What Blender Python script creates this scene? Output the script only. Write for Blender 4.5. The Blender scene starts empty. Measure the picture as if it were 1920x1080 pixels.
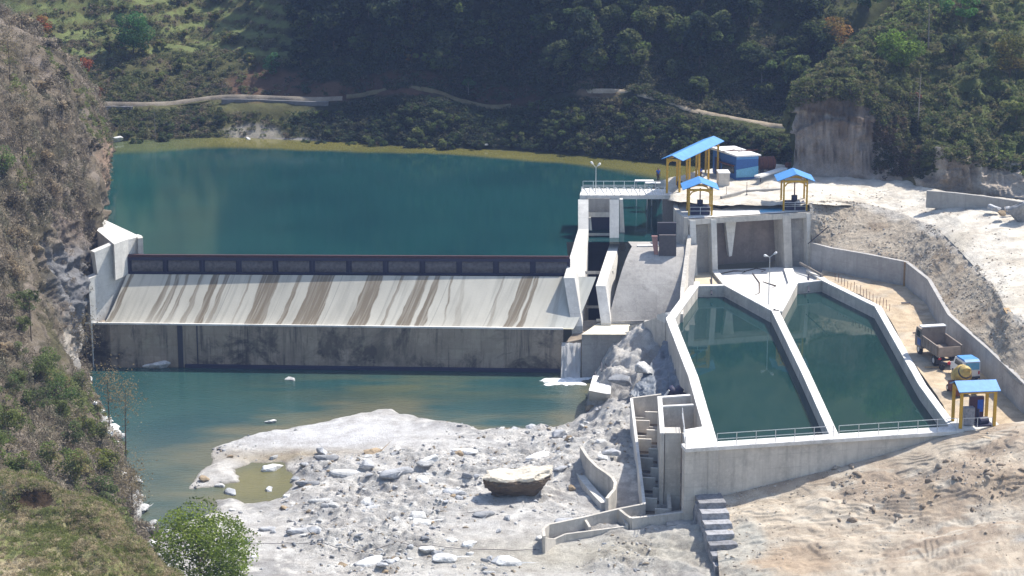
import bpy, bmesh, math, random
import numpy as np
from mathutils import Vector, Matrix
random.seed(7); rng = np.random.default_rng(7)
R = math.radians
# ---------------------------------------------------------------- camera, sky, sun, exposure
FPX, PITCH, CAMH = 4500.0, R(14.2), 71.0
sc = bpy.context.scene
col = sc.collection
cam_d = bpy.data.cameras.new('camera'); cam = bpy.data.objects.new('camera', cam_d); col.objects.link(cam)
cam.location = (0, 0, CAMH); cam.rotation_euler = (math.pi/2 - PITCH, 0, 0)
cam_d.sensor_width = 36; cam_d.lens = FPX/1920*36; cam_d.clip_start = 1; cam_d.clip_end = 3000
sc.camera = cam
SUN_EL, SUN_AZ = R(56), R(56)          # azimuth from +Y towards +X
world = bpy.data.worlds.new("World"); sc.world = world; world.use_nodes = True
wn = world.node_tree.nodes; bg = wn['Background']
sky = wn.new('ShaderNodeTexSky'); sky.sky_type = 'NISHITA'; sky.sun_disc = False
sky.sun_elevation = SUN_EL; sky.sun_rotation = SUN_AZ; sky.air_density = 1.2; sky.dust_density = 1.5
world.node_tree.links.new(sky.outputs[0], bg.inputs[0]); bg.inputs[1].default_value = 0.15
sd = bpy.data.lights.new('sun', 'SUN'); sd.energy = 5.0; sd.angle = R(0.5); sd.color = (1, .945, .85)
so = bpy.data.objects.new('sun', sd); col.objects.link(so)
S = Vector((math.cos(SUN_EL)*math.sin(SUN_AZ), math.cos(SUN_EL)*math.cos(SUN_AZ), math.sin(SUN_EL)))
so.rotation_euler = S.to_track_quat('Z', 'Y').to_euler(); so.location = (60, 300, 120)
sc.view_settings.view_transform = 'Standard'; sc.view_settings.look = 'None'
sc.view_settings.exposure = 0.52; sc.view_settings.gamma = 1
sc.cycles.max_bounces = 6; sc.cycles.volume_bounces = 0; sc.cycles.transparent_max_bounces = 8

# ---------------------------------------------------------------- surveying helpers
def ray(px, py):
    u = (px-960)/FPX; v = (py-540)/FPX
    return u, math.cos(PITCH)-v*math.sin(PITCH), -math.sin(PITCH)-v*math.cos(PITCH)
def P(px, py, z):
    a, b, c = ray(px, py); t = (z-CAMH)/c; return (a*t, b*t, z)
def Q(px, py, Y):
    a, b, c = ray(px, py); t = Y/b; return (a*t, Y, CAMH+c*t)
def proj(X, Y, Z):
    cy, sy = math.cos(PITCH), math.sin(PITCH)
    d = Y*cy-(Z-CAMH)*sy; up = Y*sy+(Z-CAMH)*cy
    return 960+FPX*X/d, 540-FPX*up/d

# ---------------------------------------------------------------- numpy noise
def _h(i, j, k, s):
    n = (i*374761393+j*668265263+k*2147483647+s*974634777) & 0xffffffff
    n = ((n ^ (n >> 13))*1274126177) & 0xffffffff
    return ((n ^ (n >> 16)) & 0xffff)/65535.0
def vnoise(p, s=0):
    p = np.asarray(p, float); f = np.floor(p); i = f.astype(np.int64); t = p-f; t = t*t*(3-2*t)
    o = 0
    for a in (0, 1):
        wa = t[:, 0] if a else 1-t[:, 0]
        for b in (0, 1):
            wb = t[:, 1] if b else 1-t[:, 1]
            for c in (0, 1):
                wc = t[:, 2] if c else 1-t[:, 2]
                o = o+wa*wb*wc*_h(i[:, 0]+a, i[:, 1]+b, i[:, 2]+c, s)
    return o*2-1
def fbm(p, sc_=1.0, oct_=4, s=0, gain=.5, ridge=False):
    p = np.asarray(p, float)*sc_; o = 0; a = 1
    for k in range(oct_):
        n = vnoise(p, s+k*17)
        o = o+a*((1-np.abs(n)*2) if ridge else n); a *= gain; p = p*2.03+11.3
    return o

# ---------------------------------------------------------------- materials
def newmat(name):
    m = bpy.data.materials.new(name); m.use_nodes = True
    nt = m.node_tree; return m, nt, nt.nodes, nt.links, nt.nodes['Principled BSDF']
def nz(nt, scale, detail=5, rough=.6, vec=None, dist=0):
    n = nt.nodes.new('ShaderNodeTexNoise'); n.inputs['Scale'].default_value = scale
    n.inputs['Detail'].default_value = detail; n.inputs['Roughness'].default_value = rough
    n.inputs['Distortion'].default_value = dist
    if vec is not None: nt.links.new(vec, n.inputs['Vector'])
    return n.outputs['Fac']
def ramp(nt, fac, stops, interp='LINEAR'):
    r = nt.nodes.new('ShaderNodeValToRGB'); e = r.color_ramp.elements; r.color_ramp.interpolation = interp
    while len(e) < len(stops): e.new(.5)
    for k, (p, c) in enumerate(stops):
        e[k].position = p; e[k].color = (c, c, c, 1) if not hasattr(c, '__len__') else (*c, 1)
    nt.links.new(fac, r.inputs[0]); return r.outputs[0]
def mix(nt, a, b, fac, mode='MIX'):
    m = nt.nodes.new('ShaderNodeMix'); m.data_type = 'RGBA'; m.blend_type = mode
    for s, v in ((m.inputs[0], fac), (m.inputs[6], a), (m.inputs[7], b)):
        if hasattr(v, 'is_output'): nt.links.new(v, s)
        elif hasattr(v, '__len__'): s.default_value = (*v, 1)
        else: s.default_value = v if s == m.inputs[0] else (v, v, v, 1)
    return m.outputs[2]
def mapped(nt, scale=(1, 1, 1), coord='Object'):
    tc = nt.nodes.new('ShaderNodeTexCoord'); mp = nt.nodes.new('ShaderNodeMapping')
    mp.inputs['Scale'].default_value = scale; nt.links.new(tc.outputs[coord], mp.inputs[0]); return mp.outputs[0]
def bump(nt, bs, h, strength=.5, dist=.1):
    b = nt.nodes.new('ShaderNodeBump'); b.inputs['Strength'].default_value = strength; b.inputs['Distance'].default_value = dist
    nt.links.new(h, b.inputs['Height']); nt.links.new(b.outputs[0], bs.inputs['Normal'])
def attr(nt, name):
    a = nt.nodes.new('ShaderNodeAttribute'); a.attribute_name = name; return a.outputs['Color']

def concrete(name, c, stain=.35, lines=True, streak=.4, dark=(.12, .11, .1), scale=1.0, blotch=0):
    m, nt, N, L, bs = newmat(name)
    o = mapped(nt)
    n1 = nz(nt, .35*scale, 6, .65, o); n2 = nz(nt, 3.5, 6, .7, o)
    ve = mapped(nt, (1.6, 1.6, .12)); n3 = nz(nt, 1.0, 5, .7, ve)
    cc = mix(nt, c, tuple(x*.62 for x in c), ramp(nt, n1, [(.38, 0), (.68, 1)]))
    cc = mix(nt, cc, tuple(min(1, x*1.18) for x in c), ramp(nt, n2, [(.45, 0), (.75, .6)]))
    st = ramp(nt, n3, [(.5, 0), (.72, streak)])
    cc = mix(nt, cc, dark, st)
    if blotch:
        nb_ = nz(nt, .16, 7, .72, o, .6); cc = mix(nt, cc, dark, ramp(nt, nb_, [(.50, 0), (.60, blotch)]))
        cc = mix(nt, cc, (.42, .37, .27), ramp(nt, nz(nt, .5, 5, .7, o), [(.56, 0), (.7, .5)]))
    if lines:
        bk = nt.nodes.new('ShaderNodeSeparateXYZ'); L.new(o, bk.inputs[0]); mv = nt.nodes.new('ShaderNodeMath'); mv.operation = 'PINGPONG'; mv.inputs[1].default_value = 1.1; L.new(bk.outputs[0], mv.inputs[0])
        cc = mix(nt, cc, tuple(x*.5 for x in c), ramp(nt, mv.outputs[0], [(0, .3), (.035, 0)]))
        pn = nt.nodes.new('ShaderNodeTexVoronoi'); pn.distance = 'CHEBYCHEV'; pn.inputs['Scale'].default_value = .55; L.new(o, pn.inputs['Vector']); pv_ = nt.nodes.new('ShaderNodeSeparateColor'); L.new(pn.outputs['Color'], pv_.inputs[0])
        cc = mix(nt, cc, tuple(x*.74 for x in c), ramp(nt, pv_.outputs[0], [(.3, 0), (.9, .5)]))
        sep = nt.nodes.new('ShaderNodeSeparateXYZ'); L.new(o, sep.inputs[0])
        mu = nt.nodes.new('ShaderNodeMath'); mu.operation = 'PINGPONG'; mu.inputs[1].default_value = .6
        L.new(sep.outputs[2], mu.inputs[0])
        ln = ramp(nt, mu.outputs[0], [(0, .35), (.05, 0)])
        nn = nz(nt, .5, 2, .5, o)
        ln2 = mix(nt, 0, ln, ramp(nt, nn, [(.4, 0), (.6, 1)]))
        cc = mix(nt, cc, tuple(x*.45 for x in c), ln2)
    L.new(cc, bs.inputs['Base Color']); bs.inputs['Roughness'].default_value = .9
    bs.inputs['Specular IOR Level'].default_value = .2
    bump(nt, bs, n2, .35, .06); return m
M = {}
M['concrete'] = concrete('pale_concrete', (.60, .56, .50))
M['concrete_new'] = concrete('new_concrete', (.70, .68, .64), streak=.15)
M['concrete_grey'] = concrete('grey_concrete', (.42, .40, .375))
M['concrete_top'] = concrete('palest_concrete', (.74, .72, .69), streak=0, lines=False)  # lightest concrete, used for copings, decks and caps
M['concrete_old'] = concrete('stained_concrete', (.40, .325, .25), streak=1.0, dark=(.045, .040, .040), blotch=.85)

def plain(name, c, rough=.6, metal=0, var=.25, sc_=6, spec=.4):
    m, nt, N, L, bs = newmat(name)
    n = nz(nt, sc_, 5, .65, mapped(nt))
    cc = mix(nt, c, tuple(x*(1-var) for x in c), ramp(nt, n, [(.4, 0), (.7, 1)]))
    L.new(cc, bs.inputs['Base Color']); bs.inputs['Roughness'].default_value = rough; bs.inputs['Metallic'].default_value = metal
    bs.inputs['Specular IOR Level'].default_value = spec
    return m
M['yellow'] = plain('yellow_paint', (.60, .35, .03), .55)
M['blue_roof'] = plain('blue_sheet', (.085, .27, .60), .5, 0, .25, 1.5)
M['blue'] = plain('blue_paint', (.03, .12, .36), .5)
M['pale_blue'] = plain('pale_blue_panel', (.16, .42, .62), .5)
M['white'] = plain('white_paint', (.75, .75, .74), .5, 0, .15)
M['galv'] = plain('galvanised_steel', (.55, .56, .57), .45, .3)
M['dark'] = plain('dark_steel', (.045, .043, .06), .6)
M['navy'] = plain('navy_steel', (.03, .03, .07), .6)
M['rust'] = plain('rust', (.16, .055, .035), .85, 0, .5, 4)
M['redrust'] = plain('red_rusted_steel', (.07, .03, .035), .8, 0, .4, 4)
M['red'] = plain('red_paint', (.5, .015, .02), .4)
M['tyre'] = plain('tyre', (.02, .02, .02), .8)
M['truckbed'] = plain('dusty_truck_bed', (.27, .22, .18), .8, 0, .3, 2)
M['skin'] = plain('skin', (.22, .11, .07), .6)
M['cloth_blue'] = plain('blue_cloth', (.03, .12, .55), .8)
M['cloth_dark'] = plain('dark_cloth', (.05, .03, .03), .8)
M['hair'] = plain('hair', (.01, .008, .007), .7)
M['drum'] = plain('yellow_drum', (.52, .38, .12), .6, 0, .4, 3)
M['tarp'] = plain('grey_tarpaulin', (.17, .19, .22), .55, 0, .35, 1.2)
M['bark'] = plain('bark', (.13, .10, .075), .95, 0, .4, 5, .1)
M['bark_pale'] = plain('pale_bark', (.28, .25, .22), .95, 0, .4, 5, .1)
M['wood'] = plain('weathered_wood', (.38, .26, .14), .85, 0, .3, 4)
M['glass'] = plain('dark_window', (.02, .025, .03), .15)
M['stonewall'] = None

def ground_mat(name, sc_=1.0, bstr=.6, bd=.25, speck=.5):
    # colour comes from a zone attribute (differences of material, one hollow's painted shade), broken up by noise
    m, nt, N, L, bs = newmat(name)
    o = mapped(nt); a = attr(nt, 'zone')
    n1 = nz(nt, .45*sc_, 8, .7, o); n2 = nz(nt, 2.6*sc_, 8, .75, o); n3 = nz(nt, 9*sc_, 4, .7, o)
    cc = mix(nt, a, mix(nt, a, (.55, .52, .5), 1.0, 'MULTIPLY'), ramp(nt, n1, [(.4, 0), (.65, .8)]))
    cc = mix(nt, cc, mix(nt, a, (.38, .37, .36), 1.0, 'MULTIPLY'), ramp(nt, n2, [(.52, 0), (.66, speck)]))
    cc = mix(nt, cc, mix(nt, a, (1.5, 1.5, 1.5), 1.0, 'MULTIPLY'), ramp(nt, n3, [(.5, 0), (.75, .6)]))
    L.new(cc, bs.inputs['Base Color']); bs.inputs['Roughness'].default_value = .95
    bs.inputs['Specular IOR Level'].default_value = .1
    ad = nt.nodes.new('ShaderNodeMath'); ad.operation = 'ADD'; L.new(n2, ad.inputs[0]); L.new(n3, ad.inputs[1])
    bump(nt, bs, ad.outputs[0], bstr, bd); return m
M['ground'] = ground_mat('ground')
M['rockground'] = ground_mat('rock_ground', 1.3, .8, .3, .45)
M['soilground'] = ground_mat('soil_ground', 1.3, .5, .15, .18)
def rock_mat(name, c, sc_=1.5):
    m, nt, N, L, bs = newmat(name)
    o = mapped(nt); n1 = nz(nt, sc_, 7, .7, o); n2 = nz(nt, sc_*5, 6, .7, o)
    oi = nt.nodes.new('ShaderNodeObjectInfo')
    cc = mix(nt, c, tuple(x*.5 for x in c), ramp(nt, n1, [(.42, 0), (.66, 1)]))
    cc = mix(nt, cc, tuple(min(1, x*1.3) for x in c), ramp(nt, n2, [(.5, 0), (.7, .7)]))
    v = ramp(nt, oi.outputs['Random'], [(0, .6), (.5, 1), (1, 1.12)])
    cc = mix(nt, cc, v, 1.0, 'MULTIPLY')
    L.new(cc, bs.inputs['Base Color']); bs.inputs['Roughness'].default_value = .9; bs.inputs['Specular IOR Level'].default_value = .15
    bump(nt, bs, n2, .6, .1); return m
M['rock'] = rock_mat('river_rock', (.44, .45, .47))
M['rock_white'] = rock_mat('white_rock', (.72, .72, .71))
M['rock_brown'] = rock_mat('brown_boulder', (.36, .28, .19))
M['rock_dark'] = rock_mat('dark_masonry', (.36, .36, .38), 2.5)
def leaf_mat(name, trans=.35):
    m, nt, N, L, bs = newmat(name)
    a = attr(nt, 'tint'); oi = nt.nodes.new('ShaderNodeObjectInfo')
    v = ramp(nt, oi.outputs['Random'], [(0, (.72, .76, .8)), (.5, (1, 1, 1)), (1, (1.2, 1.12, .95))])
    cc = mix(nt, mix(nt, a, v, 1.0, 'MULTIPLY'), (1.4, 1.4, 1.4), 1.0, 'MULTIPLY')
    L.new(cc, bs.inputs['Base Color']); bs.inputs['Roughness'].default_value = .7; bs.inputs['Specular IOR Level'].default_value = .2
    t = N.new('ShaderNodeBsdfTranslucent'); L.new(cc, t.inputs[0]); mx = N.new('ShaderNodeMixShader'); mx.inputs[0].default_value = trans
    L.new(bs.outputs[0], mx.inputs[1]); L.new(t.outputs[0], mx.inputs[2]); L.new(mx.outputs[0], N['Material Output'].inputs[0])
    return m
M['leaf'] = leaf_mat('leaves', .5); M['twig'] = leaf_mat('dry_twigs', .1)
def water_mat(name, deep, rough=.04, bs_=.05, wsc=(1, 1, 1), bd=.05, ior=1.33):
    m, nt, N, L, bs = newmat(name)
    a = attr(nt, 'zone'); o = mapped(nt, wsc)
    n = nz(nt, 1.2, 4, .6, o, .4)
    n0 = nz(nt, .08, 3, .5, mapped(nt))
    cc = mix(nt, a, mix(nt, a, (.75, .8, .85), 1, 'MULTIPLY'), ramp(nt, n0, [(.4, 0), (.65, 1)]))
    L.new(cc, bs.inputs['Base Color']); bs.inputs['Roughness'].default_value = rough
    bs.inputs['IOR'].default_value = ior; bs.inputs['Specular IOR Level'].default_value = .5
    bump(nt, bs, n, bs_, bd); return m
M['reservoir'] = water_mat('reservoir_water', None, .07, .10, (.6, 2.2, 1), .05)
M['river'] = water_mat('river_water', None, .10, .55, (.8, 2.6, 1), .10)
M['basin_water'] = water_mat('basin_water', None, .03, .03, (.5, .9, 1), .03)

# ---------------------------------------------------------------- object helpers
def tag(o, label=None, cat=None, group=None, kind=None):
    if label: o['label'] = label
    if cat: o['category'] = cat
    if group: o['group'] = group
    if kind: o['kind'] = kind
    return o
def thing(name, label, cat, loc=(0, 0, 0), group=None, rz=0):
    o = bpy.data.objects.new(name, None); col.objects.link(o); o.location = loc; o.rotation_euler = (0, 0, rz)
    o.empty_display_size = .3
    return tag(o, label, cat, group)
def mesh_obj(name, verts, faces, mat, parent=None, smooth=False, label=None):
    me = bpy.data.meshes.new(name); me.from_pydata([tuple(v) for v in verts], [], faces); me.update()
    bm = bmesh.new(); bm.from_mesh(me); bmesh.ops.recalc_face_normals(bm, faces=bm.faces); bm.to_mesh(me); bm.free()
    if smooth:
        for p in me.polygons: p.use_smooth = True
    if mat: me.materials.append(mat)
    o = bpy.data.objects.new(name, me); col.objects.link(o)
    if parent is not None:
        o.parent = parent
        # vertices are written in world metres; keep them there under a moved parent
        o.matrix_parent_inverse = parent_matrix(parent).inverted()
    if label: o['label'] = label
    return o
def parent_matrix(p):
    m = Matrix.LocRotScale(p.location, p.rotation_euler, p.scale)
    return m
class MB:
    def __init__(s): s.v = []; s.f = []
    def add(s, v, f):
        b = len(s.v); s.v += [tuple(x) for x in v]; s.f += [tuple(i+b for i in q) for q in f]; return s
    def box(s, c, d, rz=0, rot=None):
        c = Vector(c); m = rot if rot is not None else Matrix.Rotation(rz, 3, 'Z')
        v = [c+m @ Vector((x*d[0]/2, y*d[1]/2, z*d[2]/2)) for x in (-1, 1) for y in (-1, 1) for z in (-1, 1)]
        return s.add(v, [(0, 1, 3, 2), (4, 6, 7, 5), (0, 4, 5, 1), (2, 3, 7, 6), (0, 2, 6, 4), (1, 5, 7, 3)])
    def bar(s, a, b, r, n=6, r2=None):
        a = Vector(a); b = Vector(b); d = (b-a).normalized(); u = d.orthogonal().normalized(); w = d.cross(u)
        r2 = r if r2 is None else r2
        v = [a+(u*math.cos(t)+w*math.sin(t))*r for t in [2*math.pi*k/n for k in range(n)]]
        v += [b+(u*math.cos(t)+w*math.sin(t))*r2 for t in [2*math.pi*k/n for k in range(n)]]
        f = [(k, (k+1) % n, n+(k+1) % n, n+k) for k in range(n)]+[tuple(range(n))[::-1], tuple(range(n, 2*n))]
        return s.add(v, f)
    def beam(s, a, b, w, h):
        a = Vector(a); b = Vector(b); d = (b-a); L = d.length; d.normalize()
        up = Vector((0, 0, 1)) if abs(d.z) < .9 else Vector((0, 1, 0))
        x = d.cross(up).normalized(); y = x.cross(d).normalized()
        m = Matrix((x, d, y)).transposed()
        return s.box((a+b)/2, (w, L, h), rot=m)
    def prism(s, top, bot):
        n = len(top)
        return s.add(list(top)+list(bot), [tuple(range(n)), tuple(range(2*n-1, n-1, -1))]+[(k, n+k, n+(k+1) % n, (k+1) % n) for k in range(n)])
    def col_(s, pts, zb):      # vertical prism: list of 3-D top points, flat or varying top, down to zb
        return s.prism(pts, [(p[0], p[1], zb) for p in pts])
    def slab(s, prof, off):    # closed profile swept along a vector
        o = Vector(off); return s.prism([Vector(p) for p in prof], [Vector(p)+o for p in prof])
    def tube(s, pts, rs, n=6):
        for k in range(len(pts)-1): s.bar(pts[k], pts[k+1], rs[k], n, rs[k+1])
        return s
    def build(s, name, mat, parent=None, smooth=False, label=None): return mesh_obj(name, s.v, s.f, mat, parent, smooth, label)
def offs(pts, w, side=0):
    # offsets of a polyline in plan: returns left and right rows of points (mitred); side 0 centred, 1 left only, -1 right only
    P2 = [Vector((p[0], p[1])) for p in pts]; L_, R_ = [], []
    for i, p in enumerate(P2):
        ds = []
        if i > 0: ds.append((p-P2[i-1]).normalized())
        if i < len(P2)-1: ds.append((P2[i+1]-p).normalized())
        n = sum((Vector((-d.y, d.x)) for d in ds), Vector((0, 0))).normalized()
        k = 1/max(.5, n.dot(Vector((-ds[0].y, ds[0].x))))
        a = w*k*(.5 if side == 0 else (1 if side == 1 else 0)); b = w*k*(.5 if side == 0 else (0 if side == 1 else 1))
        z = pts[i][2]
        L_.append((p.x+n.x*a, p.y+n.y*a, z)); R_.append((p.x-n.x*b, p.y-n.y*b, z))
    return L_, R_
def wallmesh(mb, pts, w, zb, side=0):
    L_, R_ = offs(pts, w, side); n = len(pts)
    zbs = zb if hasattr(zb, '__len__') else [zb]*n
    v = L_+R_+[(p[0], p[1], zbs[i]) for i, p in enumerate(L_)]+[(p[0], p[1], zbs[i]) for i, p in enumerate(R_)]
    f = []
    for i in range(n-1):
        f += [(i, i+1, n+i+1, n+i), (2*n+i, 3*n+i, 3*n+i+1, 2*n+i+1), (i, 2*n+i, 2*n+i+1, i+1), (n+i, n+i+1, 3*n+i+1, 3*n+i)]
    f += [(0, n, 3*n, 2*n), (n-1, 3*n-1, 4*n-1, 2*n-1)]
    return mb.add(v, f)
def dup(root, loc=None, rz=None, label=None, scale=None):
    r = root.copy(); col.objects.link(r)
    if loc is not None: r.location = loc
    if rz is not None: r.rotation_euler = (0, 0, rz)
    if scale is not None: r.scale = scale if hasattr(scale, '__len__') else (scale,)*3
    if label: r['label'] = label
    for ch in list(root.children):
        c = ch.copy(); col.objects.link(c); c.parent = r
        for g in list(ch.children):
            d = g.copy(); col.objects.link(d); d.parent = c
    return r
def fast_mesh(name, V, F, mat, tint=None, attrname='tint', parent=None, smooth=False):
    V = np.asarray(V, np.float32); F = np.asarray(F, np.int32); k = F.shape[1]
    me = bpy.data.meshes.new(name); me.vertices.add(len(V)); me.vertices.foreach_set('co', V.ravel())
    me.loops.add(F.size); me.loops.foreach_set('vertex_index', F.ravel())
    me.polygons.add(len(F)); me.polygons.foreach_set('loop_start', np.arange(0, F.size, k, dtype=np.int32))
    me.polygons.foreach_set('loop_total', np.full(len(F), k, np.int32))
    if smooth: me.polygons.foreach_set('use_smooth', np.ones(len(F), bool))
    me.update(calc_edges=True)
    if tint is not None:
        at = me.color_attributes.new(attrname, 'FLOAT_COLOR', 'POINT')
        c = np.ones((len(V), 4), np.float32); c[:, :3] = tint; at.data.foreach_set('color', c.ravel())
    me.materials.append(mat)
    o = bpy.data.objects.new(name, me); col.objects.link(o)
    if parent is not None: o.parent = parent
    return o

# ---------------------------------------------------------------- terrain patches
def cr(A, n):      # Catmull-Rom resampling along axis 0
    A = np.asarray(A, float); m = len(A); t = np.linspace(0, m-1, n); i = np.clip(np.floor(t).astype(int), 0, m-2); u = (t-i)
    g = lambda k: A[np.clip(k, 0, m-1)]
    u = u.reshape((-1,)+(1,)*(A.ndim-1)); p0, p1, p2, p3 = g(i-1), g(i), g(i+1), g(i+2)
    # end points by linear extension
    p0 = np.where((i == 0).reshape(u.shape), 2*p1-p2, p0); p3 = np.where((i == m-2).reshape(u.shape), 2*p2-p1, p3)
    return .5*((2*p1)+(-p0+p2)*u+(2*p0-5*p1+4*p2-p3)*u*u+(-p0+3*p1-3*p2+p3)*u**3)
def patch(name, net, nu, nv, mat, amp=.6, nscale=.12, ledge=0, zone=None, edge0=True, kind='structure', ridge=False, seed=3, oct_=6, amp_fn=None):
    A = np.array(net, float)                       # rows x cols x 3 (world)
    G = cr(A, nv); G = np.swapaxes(cr(np.swapaxes(G, 0, 1), nu), 0, 1)      # nv x nu x 3
    du = np.gradient(G, axis=1); dv = np.gradient(G, axis=0); N_ = np.cross(du, dv); N_ /= np.linalg.norm(N_, axis=2, keepdims=True)+1e-9
    N_ = np.where(N_[..., 2:3] < 0, -N_, N_)
    p = G.reshape(-1, 3); d = fbm(p, nscale, oct_, seed, .52, ridge)*amp
    if ridge: d = d-amp*.6
    if ledge:
        q_ = fbm(p*np.array([.5, 1.1, 1.2]), .22, 4, seed+5)*5; d = d+(np.floor(q_)+np.clip((q_-np.floor(q_))*3.5, 0, 1))*ledge
    d = d.reshape(nv, nu)
    if amp_fn is not None: d = d*amp_fn(G)
    if edge0:
        w = np.minimum(1, np.arange(nv)/ (nv*.06))[:, None]; d = d*w
    G = G+N_*d[..., None]
    V = G.reshape(-1, 3); idx = np.arange(nu*nv).reshape(nv, nu)
    F = np.stack([idx[:-1, :-1], idx[:-1, 1:], idx[1:, 1:], idx[1:, :-1]], -1).reshape(-1, 4)
    c = zone(V) if zone is not None else np.tile([.3, .3, .3], (len(V), 1))
    o = fast_mesh(name, V, F, mat, c, 'zone', smooth=True); o['kind'] = kind
    return o, G
def blend(base, V, blobs, wob=.3, s=5):
    c = np.tile(np.asarray(base, float), (len(V), 1)); n = fbm(V, .25, 4, s)
    for (x, y, z, r, cc, soft) in blobs:
        d = np.sqrt(((V-np.array([x, y, z]))**2).sum(1))/r+n*wob
        w = np.clip((1+soft/2-d)/soft, 0, 1)[:, None]; c = c*(1-w)+np.array(cc)*w
    return c

# ---------------------------------------------------------------- foliage
def leaves(C, size, col_, flat=.55, ar=.5, jit=.25, up=0.0):
    n = len(C); a = rng.normal(size=(n, 3)); a[:, 2] = a[:, 2]*flat+up; a /= np.linalg.norm(a, axis=1, keepdims=True)
    b = rng.normal(size=(n, 3)); b -= a*(a*b).sum(1, keepdims=True); b /= np.linalg.norm(b, axis=1, keepdims=True)
    s = (size*rng.uniform(.6, 1.4, n))[:, None]
    V = np.stack([C-a*s, C+b*s*ar, C+a*s, C-b*s*ar], 1).reshape(-1, 3)
    F = np.arange(4*n).reshape(n, 4)
    cc = np.repeat(col_*(1+rng.uniform(-jit, jit, (n, 1))), 4, 0)
    return V, F, np.clip(cc, 0, 1)
def crown_points(w, h, z0, n, nl, spread=.75):
    # leaf clumps on limbs, uneven outline
    cs = []; k = 0
    while len(cs) < nl:
        u = rng.normal(size=3); u /= np.linalg.norm(u); r = rng.uniform(.30, 1)**.45*spread
        cs.append([u[0]*r*w/2, u[1]*r*w/2, z0+h/2+u[2]*r*h/2])
    cs = np.array(cs); rad = rng.uniform(.13, .30, nl)*min(w, h)
    wt = rad**2; ii = rng.choice(nl, n, p=wt/wt.sum())
    u = rng.normal(size=(n, 3)); u /= np.linalg.norm(u, axis=1, keepdims=True); rr = rng.uniform(.35, 1, n)**.3
    pts = cs[ii]+u*(rr*rad[ii])[:, None]*np.array([1, 1, .75])
    return pts, ii, cs
def tree_proto(name, label, group, h, w, ncol, nleaf=2200, nl=26, leaf=.2, th=.35, bark='bark', trunkr=.16, cat='tree', spread=.95, colvar=.42, twigs=True):
    root = thing(name, label, cat, (0, 0, 0), group)
    mb = MB(); top = h*.72; lean = random.uniform(-.05, .05)*h
    pts = [Vector((0, 0, -.5)), Vector((lean*.3, 0, h*.3)), Vector((lean, .02*h, top))]
    mb.tube(pts, [trunkr, trunkr*.75, trunkr*.25], 7)
    P_, ii, cs = crown_points(w, h*(1-th), h*th, nleaf, nl, spread)
    for c in cs[:14]:
        t = random.uniform(.3, .85); a = pts[1].lerp(pts[2], t); mb.bar(a, Vector(c), trunkr*.35, 5, trunkr*.1)
    mb.build('trunk', M[bark], root)
    base = np.array(ncol)[rng.integers(0, len(ncol), nl)]*(1+rng.uniform(-colvar, colvar, (nl, 1)))
    V, F, c = leaves(P_, leaf, base[ii])
    fast_mesh('crown', V, F, M['leaf'], c, parent=root)
    return root
def grid_sampler(G, n, box=None):
    nv, nu, _ = G.shape
    out = []; 
    for _k in range(30):
        i = rng.uniform(0, nv-1.01, n*4); j = rng.uniform(0, nu-1.01, n*4)
        a = i.astype(int); b = j.astype(int); fi = (i-a)[:, None]; fj = (j-b)[:, None]
        p = (G[a, b]*(1-fi)+G[a+1, b]*fi)*(1-fj)+(G[a, b+1]*(1-fi)+G[a+1, b+1]*fi)*fj
        if box is not None:
            x, y = proj(p[:, 0], p[:, 1], p[:, 2]); p = p[(x > box[0]) & (x < box[2]) & (y > box[1]) & (y < box[3])]
        out.append(p)
        if sum(map(len, out)) >= n: break
    return np.concatenate(out)[:n]
def scatter(name, pts, rad, hgt, nper, leaf, cols, mat='leaf', flat=.6, ar=.5, up=0., seed=1, kindn=None, label=None, cat=None, patchy=.3):
    n = len(pts); r = rng.uniform(rad[0], rad[1], n); hh = rng.uniform(hgt[0], hgt[1], n)
    cols = np.array(cols); t = np.clip((fbm(pts, patchy, 2, seed)*.5+.5+rng.uniform(-.25, .25, n))*len(cols), 0, len(cols)-1).astype(int)
    bc = cols[t]*(1+rng.uniform(-.3, .3, (n, 1)))
    ii = np.repeat(np.arange(n), nper); k = len(ii)
    u = rng.normal(size=(k, 3)); u /= np.linalg.norm(u, axis=1, keepdims=True); rr = rng.uniform(.2, 1, k)**.5
    C = pts[ii]+u*rr[:, None]*np.stack([r[ii], r[ii], hh[ii]*.5], 1); C[:, 2] += hh[ii]*.4
    V, F, c = leaves(C, leaf, bc[ii], flat, ar, .3, up)
    o = fast_mesh(name, V, F, M[mat], c); tag(o, label, cat, None, 'stuff'); return o

# ================================================================ SETTING: terrain and water
Z_RES, Z_TANK, Z_BW, Z_DECK = 11.0, 8.3, 7.0, 15.0
DRY = (.185, .155, .115); DRY2 = (.115, .10, .07); OLIVE = (.085, .092, .04); GREEN = (.07, .10, .03); REDEARTH = (.115, .072, .048)
CLIFF = (.27, .24, .21); PALE = (.56, .56, .55); SAND = (.46, .36, .25); ROAD = (.61, .57, .50); SCREE = (.56, .49, .40); DARKVEG = (.03, .035, .022)

# broad ground under everything, reaching far beyond the hills
tag(mesh_obj('ground', [(-1500, -200, -6), (1500, -200, -6), (1500, 2200, -6), (-1500, 2200, -6)], [(0, 1, 2, 3)], M['wood']), kind='structure')
bpy.data.objects['ground'].data.materials[0] = plain('valley_soil', (.16, .14, .09), .95)

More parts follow.
